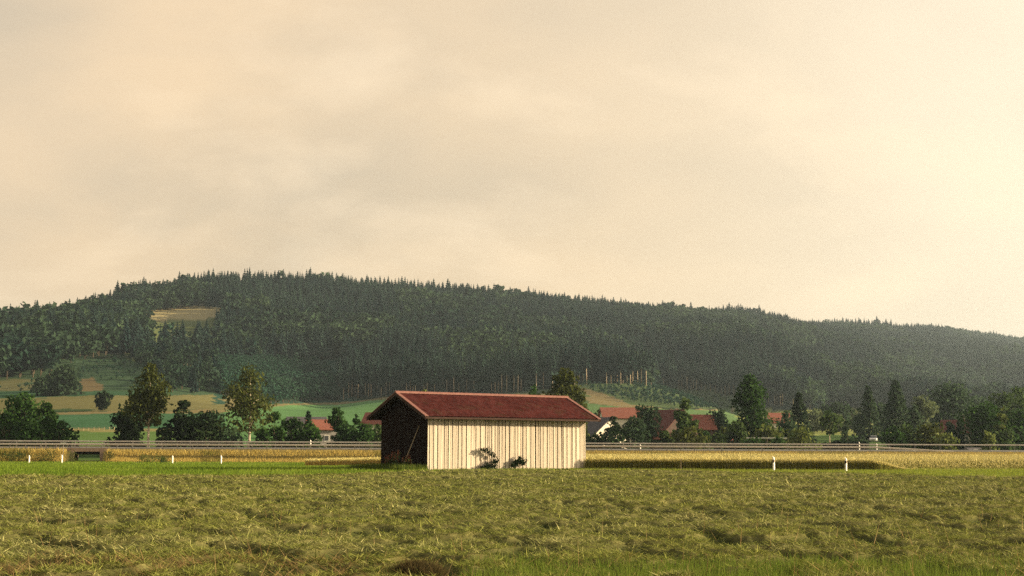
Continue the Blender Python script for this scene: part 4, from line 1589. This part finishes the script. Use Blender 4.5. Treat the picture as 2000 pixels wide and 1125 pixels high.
e = empty('board_fence', (ray(1458, 856)[0] * 246, 246, float(zg(ray(1458, 856)[0] * 246, 246))))
tag(e, 'low white board fence in front of the great rounded tree', 'fence')
LN = (1537 - 1456) / F * 246
zt = at(1495, 854.5, 246)[2] - e.location.z
m = MB()
m.box(0, LN, -0.03, 0.03, zt - 0.16, zt)
m.build('rail', M['white'], e)
for k in range(5):
    m = MB()
    m.box(k * LN / 4 - 0.05, k * LN / 4 + 0.05, 0.032, 0.12, -0.2, zt - 0.02)
    m.build('post', M['wood'], e)

# wire fence on the left meadow
fa, fb = hit(140, 842), hit(226, 840)
e = empty('pasture_fence', fa)
tag(e, 'pasture fence of small posts crossing the green slope behind the underpass', 'fence')
pts = [(fa[0] + (fb[0] - fa[0]) * t, fa[1] + (fb[1] - fa[1]) * t) for t in np.linspace(-0.2, 1.2, 13)]
for a_ in pts:
    m = MB()
    m.box(-0.05, 0.05, -0.05, 0.05, -0.2, 0.85)
    m.build('post', M['stake'], e, loc=(a_[0] - fa[0], a_[1] - fa[1], float(zg(*a_)) - fa[2]))
m = MB()
for zz in (0.45, 0.8):
    m.tube([(a_[0] - fa[0], a_[1] - fa[1], float(zg(*a_)) - fa[2] + zz) for a_ in pts], [0.02] * len(pts), 4)
m.build('wire', M['wood'], e)


def car(label, px, d, z, yaw, paint, scale=1.0):
    x = ray(px, 860)[0] * d
    e = empty('car', (x, d, z), math.radians(yaw))
    e.scale = (scale,) * 3
    tag(e, label, 'car')
    sec = [(-2.05, 0.42, 0.72, 0.74), (-1.95, 0.30, 0.84, 0.82), (-1.1, 0.26, 0.98, 0.86), (0.4, 0.26, 1.02, 0.87), (1.7, 0.28, 1.0, 0.85), (2.05, 0.40, 0.92, 0.78)]
    m = MB()
    for xx, z0, z1, hw_ in sec:
        m.v += [(xx, -hw_ * 0.92, z0), (xx, -hw_, (z0 + z1) / 2), (xx, -hw_ * 0.93, z1), (xx, hw_ * 0.93, z1), (xx, hw_, (z0 + z1) / 2), (xx, hw_ * 0.92, z0)]
    for i in range(len(sec) - 1):
        m.f += [(i * 6 + j, i * 6 + (j + 1) % 6, (i + 1) * 6 + (j + 1) % 6, (i + 1) * 6 + j) for j in range(6)]
    m.f += [tuple(reversed(range(6))), tuple(range(30, 36))]
    m.build('body', M[paint], e)
    cab = [(-1.15, 0.97, 0.78), (-0.45, 1.46, 0.64), (1.25, 1.50, 0.64), (1.95, 1.0, 0.76)]
    m = MB()
    b = [(-1.15, 0.97, 0.79), (1.95, 0.98, 0.76)]
    t = [(-0.42, 1.44, 0.62), (1.35, 1.46, 0.62)]
    m.hexa([(b[0][0], -b[0][2], b[0][1]), (b[1][0], -b[1][2], b[1][1]), (b[1][0], b[1][2], b[1][1]), (b[0][0], b[0][2], b[0][1]),
            (t[0][0], -t[0][2], t[0][1]), (t[1][0], -t[1][2], t[1][1]), (t[1][0], t[1][2], t[1][1]), (t[0][0], t[0][2], t[0][1])])
    m.build('window', M['glass'], e)
    m = MB()
    m.hexa([(-0.46, -0.635, 1.442), (1.4, -0.635, 1.462), (1.4, 0.635, 1.462), (-0.46, 0.635, 1.442), (-0.3, -0.56, 1.52), (1.25, -0.56, 1.53), (1.25, 0.56, 1.53), (-0.3, 0.56, 1.52)])
    m.build('roof', M[paint], e)
    for sx_ in (-1.3, 1.3):
        for sy_ in (-0.76, 0.76):
            m = MB()
            m.tube([(sx_, sy_ - 0.1, 0.31), (sx_, sy_ + 0.1, 0.31)], [0.31, 0.31], 14)
            wv = m.build('wheel', M['tyre'], e)
            m = MB()
            m.tube([(sx_, sy_ - 0.112, 0.31), (sx_, sy_ + 0.112, 0.31)], [0.19, 0.19], 10)
            m.build('rim', M['rim'], wv)
    for sy_ in (-0.58, 0.58):
        m = MB()
        m.box(-2.06, -1.93, sy_ - 0.17, sy_ + 0.17, 0.62, 0.76)
        m.build('headlight', M['lamp'], e)
    m = MB()
    m.box(-2.08, -1.98, -0.35, 0.35, 0.42, 0.56)
    m.build('grille', M['black'], e)


cx_ = ray(1706, 860)[0] * 335
car('small white car seen nose on behind the road, right of the dark hedge', 1706, 335, float(zg(cx_, 335)) + 0.25, 72, 'carw')
cx_ = ray(1428, 860)[0] * 320
car('small dark red car parked behind the road right of the utility pole', 1428, 320, float(zg(cx_, 320)) + 0.3, 60, 'carr', 0.9)


# ------------------------------------------------------------------ grass, hay and wheat (uncountable)
def blades(x, y, z, h, wd, lean, col, rg, bend=None):
    n = len(x)
    a = rg.random(n) * 6.283
    side = np.stack([np.cos(a), np.sin(a), np.zeros(n)], 1) * (wd / 2)[:, None]
    b = rg.random(n) * 6.283
    tip = np.stack([np.cos(b) * lean * h, np.sin(b) * lean * h, h * np.sqrt(np.clip(1 - lean ** 2, 0.02, 1))], 1)
    base_ = np.stack([x, y, z], 1)
    V = np.stack([base_ - side, base_ + side, base_ + tip], 1).reshape(-1, 3)
    return V, np.arange(3 * n).reshape(n, 3), np.repeat(col, 3, 0)


def stuff(name, parts, mat):
    V = np.concatenate([p[0] for p in parts])
    k, Fs = 0, []
    for p in parts:
        Fs.append(p[1] + k)
        k += len(p[0])
    o = link(name, np_mesh(name, V, np.concatenate(Fs), np.concatenate([p[2] for p in parts])), mat)
    return tag(o, kind='stuff')


def lerp(c1, c2, t):
    return np.array(c1) + (np.array(c2) - np.array(c1)) * np.asarray(t)[:, None]


def rand_area(n, d0, d1, rg, ul=-0.44, ur=0.44, power=1.0, off=4.0):
    d = d0 + (d1 - d0) * rg.random(n) ** power
    u = rg.uniform(ul, ur, n)
    return u * (d + off), d


def outside_barn(x, y, pad=0.0):
    lx, ly = barn_local(x, y)
    return ~((lx > -pad) & (lx < BL + pad) & (ly > -pad) & (ly < BW + pad))


rgh = np.random.default_rng(99)
# loose hay
n = 1300000
x, y = rand_area(n, 14, 100, rgh, power=2.0)
rel = hay_relief(x, y)
ok = (y < hay_edge(x / y)) & outside_barn(x, y, 0.05) & (rgh.random(n) < 0.04 + 4.6 * rel)
x, y, rel = x[ok], y[ok], rel[ok]
n = len(x)
z = zg(x, y) + rel
sc_ = np.clip(y / 34, 0.55, 2.2)
green = (fbm(x / 2.3, y / 1.7 + 40, 3) + rgh.normal(size=n) * 0.12) < 0.64
tone = rgh.random(n) ** 1.35
col = lerp((0.19, 0.205, 0.068), (0.58, 0.53, 0.22), tone)
col[green] = lerp((0.11, 0.135, 0.030), (0.36, 0.36, 0.095), tone[green])
lean = np.where(rgh.random(n) < 0.03, rgh.uniform(0.3, 0.85, n), rgh.uniform(0.90, 0.998, n))
hp_ = blades(x, y, z + 0.01, rgh.uniform(0.07, 0.22, n) * np.clip(sc_, 0.9, 1.25), rgh.uniform(0.016, 0.030, n) * np.clip(sc_, 0.75, 9), lean, col, rgh)
print('hay', n)
stuff('loose_hay', [hp_], M['straw'])

# foreground fringe: dry straw at the left, green tufts at the right, scattered dry stalks
parts = []
n = 26000
x = rgh.uniform(-8.5, 9, n)
y = rgh.uniform(15.5, 21.5, n)
pxv, pyv = project(x, y, zg(x, y))
rowlim = 1103 + 30 * (fbm(x / 1.3, y * 0 + 3, 3) - 0.4)
left = (pxv < 690)
dry = fbm(x / 0.9 + 70, y / 0.7, 3)
ok = (pyv > rowlim) & ((left & (dry > 0.50)) | (~left & (rgh.random(n) < 0.12)))
xs_, ys_ = x[ok], y[ok]
k = len(xs_)
parts.append(blades(xs_, ys_, zg(xs_, ys_) + hay_relief(xs_, ys_) * 0.9, rgh.uniform(0.15, 0.42, k), rgh.uniform(0.010, 0.02, k), rgh.uniform(0.8, 0.99, k),
                    lerp((0.17, 0.105, 0.045), (0.42, 0.30, 0.13), rgh.random(k)), rgh))
ok = (pyv > rowlim + 4) & (pxv > 850 + 100 * dry) & (dry > 0.36)
xs_, ys_ = x[ok], y[ok]
for rep in range(2):
    k = len(xs_)
    xa, ya = xs_ + rgh.normal(size=k) * 0.05, ys_ + rgh.normal(size=k) * 0.05
    parts.append(blades(xa, ya, zg(xa, ya), rgh.uniform(0.10, 0.30, k), rgh.uniform(0.008, 0.016, k), rgh.uniform(0.05, 0.5, k),
                        lerp((0.07, 0.12, 0.018), (0.20, 0.25, 0.045), rgh.random(k)), rgh))
k = 260
xa, ya = rand_area(k, 16, 34, rgh)
parts.append(blades(xa, ya, zg(xa, ya), rgh.uniform(0.25, 0.60, k), rgh.uniform(0.008, 0.014, k), rgh.uniform(0.05, 0.6, k), lerp((0.30, 0.17, 0.07), (0.50, 0.36, 0.17), rgh.random(k)), rgh))
stuff('fringe_grass', parts, M['blade'])

# dark clump of old cuttings at the bottom of the field
cx_, cy_ = ray(815, 1118)[0] * 17.9, 17.9
n = 2600
a_ = rgh.random(n) * 6.283
r_ = np.sqrt(rgh.random(n))
x = cx_ + np.cos(a_) * r_ * 0.36
y = cy_ + np.sin(a_) * r_ * 0.4
z = zg(x, y) + 0.19 * np.sqrt(np.clip(1 - r_ ** 2, 0, 1))
b_ = blades(x, y, z, rgh.uniform(0.08, 0.2, n), rgh.uniform(0.008, 0.016, n), rgh.uniform(0.3, 0.95, n), lerp((0.040, 0.040, 0.018), (0.14, 0.10, 0.045), rgh.random(n)), rgh)
o = stuff('grass_clump', [b_], M['blade'])

# meadow grass on the left and the strip of green in front of the wheat
n = 150000
x, y = rand_area(n, 70, 186, rgh, -0.44, 0.03, power=1.2)
ok = (y > hay_edge(x / y) - 0.6) & outside_barn(x, y, 0.05)
ok &= (x < 3)
x, y = x[ok], y[ok]
n = len(x)
col = lerp((0.078, 0.142, 0.015), (0.235, 0.295, 0.045), np.clip(0.5 * rgh.random(n) + 0.75 * (fbm(x / 5, y / 9, 3) - 0.2), 0, 1))
p1 = blades(x, y, zg(x, y), rgh.uniform(0.10, 0.26, n), rgh.uniform(0.04, 0.08, n) * np.clip(y / 110, 0.8, 1.5), rgh.uniform(0.05, 0.6, n), col, rgh)
n = 70000
x, y = rand_area(n, 72, 116, rgh, 0.04, 0.44)
ok = (y > hay_edge(x / y) - 0.5) & outside_barn(x, y, 0.05)
x, y = x[ok], y[ok]
n = len(x)
col = lerp((0.12, 0.175, 0.022), (0.30, 0.32, 0.06), rgh.random(n))
p2 = blades(x, y, zg(x, y), rgh.uniform(0.08, 0.22, n), rgh.uniform(0.03, 0.06, n), rgh.uniform(0.05, 0.6, n), col, rgh)
stuff('meadow_grass', [p1, p2], M['blade'])


# wheat field right of the shed
def wheat_front(x):
    """near edge of the standing wheat"""
    u = x / 100.0
    return np.interp(x, [0, 26.5, 30, 36, 60], [101, 100.5, 104, 106, 106]) + 0.8 * (fbm(x / 3, x * 0 + 2, 2) - 0.5)


def wheat(n, x0, x1, y1, rg, frontbias, stalks=((0.11, 0.125, 0.030), (0.27, 0.235, 0.060)), hscale=1.0, front=wheat_front):
    x = rg.uniform(x0, x1, n)
    f = front(x)
    y = f + (y1 - f) * rg.random(n) ** frontbias
    ok = outside_barn(x, y, 0.3)
    x, y, f = x[ok], y[ok], f[ok]
    n = len(x)
    dep = y - f
    h_ = rg.normal(0.80, 0.06, n) * hscale
    slope = ss((x - 25.5) / 4.0)                       # right part: the margin thins out and rises gently
    h_ *= (1 - slope) + slope * np.clip(0.12 + dep / 7.5, 0, 1)
    z = zg(x, y)
    scw = np.clip(y / 105, 1, 1.6)
    t = rg.random(n)
    stalk = blades(x, y, z, h_, rg.uniform(0.02, 0.045, n) * scw, rg.uniform(0.02, 0.16, n), lerp(stalks[0], stalks[1], t), rg)
    # ears: short fat blades at the top
    ex, ey = x + rg.normal(size=n) * 0.04, y + rg.normal(size=n) * 0.04
    ear = blades(ex, ey, z + h_ * 0.78, h_ * rg.uniform(0.22, 0.36, n), rg.uniform(0.032, 0.058, n) * scw, rg.uniform(0.2, 0.8, n), lerp((0.47, 0.40, 0.135), (0.72, 0.62, 0.28), t), rg)
    return [stalk, ear]


wp = wheat(90000, 3.0, 62, 146, rgh, 1.0) + wheat(45000, 3.0, 62, 104, rgh, 1.3)
stuff('wheat_field', wp, M['straw'])
GOLD = ((0.40, 0.27, 0.07), (0.62, 0.45, 0.14))
fr2 = lambda x: np.interp(x, [-23, -8], [149, 151])
wp = wheat(9000, -22.0, -8.0, 172, rgh, 1.0, GOLD, front=fr2) + wheat(6000, -22.0, -8.0, 153, rgh, 1.2, GOLD, front=fr2)
stuff('golden_crop_patch', wp, M['straw'])

# tall dry grass and weeds on the embankment
parts = []
n = 110000
s = rgh.uniform(-105, 125, n)
o_ = rgh.uniform(-11.5, -5.3, n)
x, y = s - SK * o_, road_y(s) + o_
dens = fbm(s / 5 + 3, o_ / 3, 3)
ok = ~((s > UX0 - 0.9) & (s < UX1 + 0.9)) & (rgh.random(n) < 0.35 + dens)
s, o_, x, y, dens = (q[ok] for q in (s, o_, x, y, dens))
n = len(x)
bz = np.interp(o_, [-11, -8.4, -5.6, -4.9], [0, 0.3, 0.86, 1.0])
gz = zg(x, y)
z = np.where(o_ < -8.4, gz + (o_ + 11).clip(0, 2.6) / 2.6 * (0.2 - gz * 0.3), np.interp(o_, [-8.4, -5.6, -4.9], [0.1, 0.86, 1.0]))
lft = ss((-s - 52) / 6)
tall = rgh.uniform(0.25, 0.55, n) * (1 + 0.9 * lft * (o_ < -6.5)) * np.where(o_ > -5.9, 0.28, 1)
weedy = (fbm(s / 7 + 20, o_ * 0 + 1, 3) > 0.52) | (s < -66)
col = lerp((0.34, 0.25, 0.06), (0.64, 0.49, 0.16), rgh.random(n))
gcol = lerp((0.095, 0.105, 0.022), (0.26, 0.22, 0.05), rgh.random(n))
wk = weedy & (rgh.random(n) < 0.7) & (o_ < -6.2)
col[wk] = gcol[wk]
top_ = o_ > -6.0
col[top_] = lerp((0.33, 0.25, 0.13), (0.50, 0.40, 0.22), rgh.random(n))[top_]
parts.append(blades(x, y, z - 0.05, tall, rgh.uniform(0.03, 0.07, n), rgh.uniform(0.05, 0.65, n), col, rgh))
stuff('verge_grass', parts, M['blade'])


def weed(px, d, h_, wpx, label, colr, n=900, name='weed_plant', heads=None, pos=None, arch=0.0, cat='plant'):
    """leafy plant on thin stems"""
    rg = np.random.default_rng(int(px * 3 + d))
    x, y = (ray(px, 905)[0] * d, d) if pos is None else pos
    e = empty(name, (x, y, float(zg(x, y))))
    tag(e, label, cat)
    W = wpx / F * d
    ns = 9
    m = MB()
    P_, tip = [], []
    for k in range(ns):
        a = rg.random() * 6.283
        r_ = W / 2 * math.sqrt(rg.random())
        hh = h_ * rg.uniform(0.55, 1.0)
        bx_, by_ = math.cos(a) * r_ * 0.3, math.sin(a) * r_ * 0.3
        ex, ey = math.cos(a) * r_, math.sin(a) * r_
        m.tube([(bx_, by_, -0.05), ((bx_ + ex) / 2, (by_ + ey) / 2, hh * 0.6), (ex - arch * W * 0.4, ey, hh)], [0.012, 0.01, 0.005], 4)
        tip.append((ex, ey, hh))
        t = rg.random(n // ns)
        q = np.stack([bx_ + (ex - bx_) * t, by_ + (ey - by_) * t, hh * t], 1) + rg.normal(size=(n // ns, 3)) * np.array([0.09, 0.09, 0.05]) * (0.5 + W)
        P_.append(q)
    m.build('stem', M['bark'], e)
    p = np.concatenate(P_)
    p[:, 2] = np.maximum(p[:, 2], 0.02)
    V, Fq = leaf_quads(p, 0.07 * (0.5 + rg.random(len(p))), rg)
    c1, c2 = TREE_COL[colr]
    link('foliage', np_mesh('foliage', V, Fq, np.repeat(lerp(c1, c2, rg.random(len(p))), 4, 0)), M['leaf'], e)
    if heads:
        hv = np.concatenate([np.array(t_) + rg.normal(size=(40, 3)) * np.array([0.035, 0.035, 0.11]) for t_ in tip])
        V, Fq = leaf_quads(hv, 0.035 * (0.6 + rg.random(len(hv))), rg)
        link('seed_head', np_mesh('seed_head', V, Fq, np.repeat(lerp(heads, tuple(1.5 * c for c in heads), rg.random(len(hv))), 4, 0)), M['leaf'], e)
    return e


# the two elder shrubs at the front wall
def wall_shrub(lx, ly, label, blobs, stems):
    rg = np.random.default_rng(int(lx * 100))
    x, y, _ = barn_w(lx, ly, 0)
    e = empty('wall_shrub', (x, y, float(zg(x, y))), BTH)
    tag(e, label, 'shrub')
    P_ = []
    for cx, cy, cz, r_, n in blobs:
        P_.append(np.array((cx, cy, cz)) + rg.normal(size=(n, 3)) * r_ * np.array([1, 0.55, 0.8]))
    p = np.concatenate(P_)
    p[:, 2] = np.maximum(p[:, 2], 0.03)
    p[:, 1] = np.minimum(p[:, 1] * 0.7, -ly - 0.14)
    V, Fq = leaf_quads(p, 0.065 * (0.5 + rg.random(len(p))), rg)
    c1, c2 = TREE_COL['black']
    link('foliage', np_mesh('foliage', V, Fq, np.repeat(lerp(c1, c2, rg.random(len(p))), 4, 0)), M['leaf'], e)
    m = MB()
    for s_ in stems:
        m.tube(s_, [0.03, 0.022, 0.012], 5)
    m.build('stem', M['bark'], e)


wall_shrub(4.9, -0.38, 'straggling dark shrub with an arching top against the pale front of the shed',
           [(-0.55, 0, 0.15, 0.16, 120), (-0.2, 0, 0.22, 0.2, 160), (0.25, 0, 0.38, 0.2, 190), (0.42, 0, 0.62, 0.13, 90), (0.05, 0.0, 1.18, 0.12, 70), (-0.3, 0, 1.36, 0.14, 90), (-0.62, 0, 1.42, 0.10, 45), (0.28, 0, 1.0, 0.08, 30)],
           [[(0.3, 0, -0.05), (0.4, 0, 0.6), (0.2, 0, 1.05)], [(0.25, 0, -0.05), (0.0, 0, 0.8), (-0.3, 0, 1.4)], [(0.1, 0, -0.05), (-0.2, 0, 0.15), (-0.5, 0, 0.2)]])
wall_shrub(7.35, -0.38, 'small dark shrub on a single stem before the middle of the pale shed front',
           [(0.0, 0, 0.62, 0.17, 150), (0.25, 0, 0.6, 0.14, 90), (-0.32, 0, 0.52, 0.15, 90), (-0.5, 0, 0.34, 0.1, 50), (0.05, 0, 0.84, 0.08, 35), (0.62, 0, 0.62, 0.06, 12), (0.4, 0, 0.45, 0.1, 40)],
           [[(0.02, 0, -0.05), (0.05, 0, 0.3), (0.0, 0, 0.7)], [(0.03, 0, 0.2), (-0.2, 0, 0.5), (-0.45, 0, 0.45)], [(0.03, 0, 0.3), (0.2, 0, 0.55), (0.3, 0, 0.6)]])
gpos = lambda lx, ly: barn_w(lx, ly, 0)[:2]
weed(776, 94, 1.0, 14, 'reddish seeding dock weed, leftmost of the weeds under the dark gable', 'mid', 260, heads=(0.22, 0.085, 0.05), pos=gpos(-0.9, 3.4))
weed(800, 93, 1.15, 16, 'tall rusty dock weed in the middle under the dark gable', 'mid', 300, heads=(0.24, 0.10, 0.06), pos=gpos(-1.1, 2.1))
weed(822, 92, 0.9, 18, 'rusty weed near the bright front corner of the shed', 'mid', 320, heads=(0.20, 0.09, 0.05), pos=gpos(-1.0, 0.9))
weed(1152, 101, 0.55, 24, 'low green weeds at the right rear corner of the shed', 'bright', 420, pos=barn_w(BL + 0.6, 0.4, 0)[:2])
weed(290, 180, 1.3, 46, 'pale yellow flowering bush of weeds right of the underpass', 'bright', 700, name='weed_plant')
weed(322, 178, 0.9, 30, 'dark low weeds beside the white post right of the underpass', 'dark', 400)
weed(85, 183, 1.7, 70, 'brown green bramble thicket left of the underpass', 'olive', 1100, name='bramble_bush', cat='shrub')
weed(30, 184, 1.5, 60, 'dark bramble thicket at the far left below the guardrail', 'dark', 1100, name='bramble_bush', cat='shrub')
weed(142, 184, 1.75, 24, 'olive bramble bush beside the left wall of the underpass', 'olive', 500, name='bramble_bush', cat='shrub')
weed(214, 185, 1.7, 22, 'dry yellow bramble bush beside the right wall of the underpass', 'olive', 500, name='bramble_bush', cat='shrub')

# tall grass in the shade along the gable and round the shed foot
n = 9000
lx = np.concatenate([rgh.uniform(-2.2, -0.1, 5000), rgh.uniform(0, BL, 2400), rgh.uniform(BL, BL + 1.2, 1600)])
ly = np.concatenate([rgh.uniform(-0.6, 7, 5000), rgh.uniform(-0.45, -0.09, 2400) , rgh.uniform(-0.4, 5, 1600)])
x = BX + lx * BU[0] + ly * BN[0]
y = BY + lx * BU[1] + ly * BN[1]
hgt = np.concatenate([rgh.uniform(0.2, 0.6, 5000), rgh.uniform(0.05, 0.18, 2400), rgh.uniform(0.1, 0.35, 1600)])
stuff('shed_grass', [blades(x, y, zg(x, y), hgt, rgh.uniform(0.02, 0.045, n), rgh.uniform(0.05, 0.5, n), lerp((0.06, 0.11, 0.018), (0.17, 0.20, 0.04), rgh.random(n)), rgh)], M['blade'])

# ------------------------------------------------------------------ air
if HAZE_DENSITY > 0:
    m = MB()
    m.box(-3950, 3950, -60, 4050, -4.0, 262.0)
    hm = bpy.data.materials.new('haze')
    hm.use_nodes = True
    t = NT(hm.node_tree)
    pv = t.n('ShaderNodeVolumePrincipled')
    pv.inputs['Color'].default_value = (*HAZE_COLOR, 1)
    pv.inputs['Density'].default_value = HAZE_DENSITY
    pv.inputs['Anisotropy'].default_value = HAZE_G
    o = t.n('ShaderNodeOutputMaterial')
    t.l(pv.outputs[0], o.inputs['Volume'])
    tag(m.build('haze', hm), kind='stuff')
print('edge', ecount, 'sky', scount, 'forest', len(fx), 'max z', float(GZ.max()))
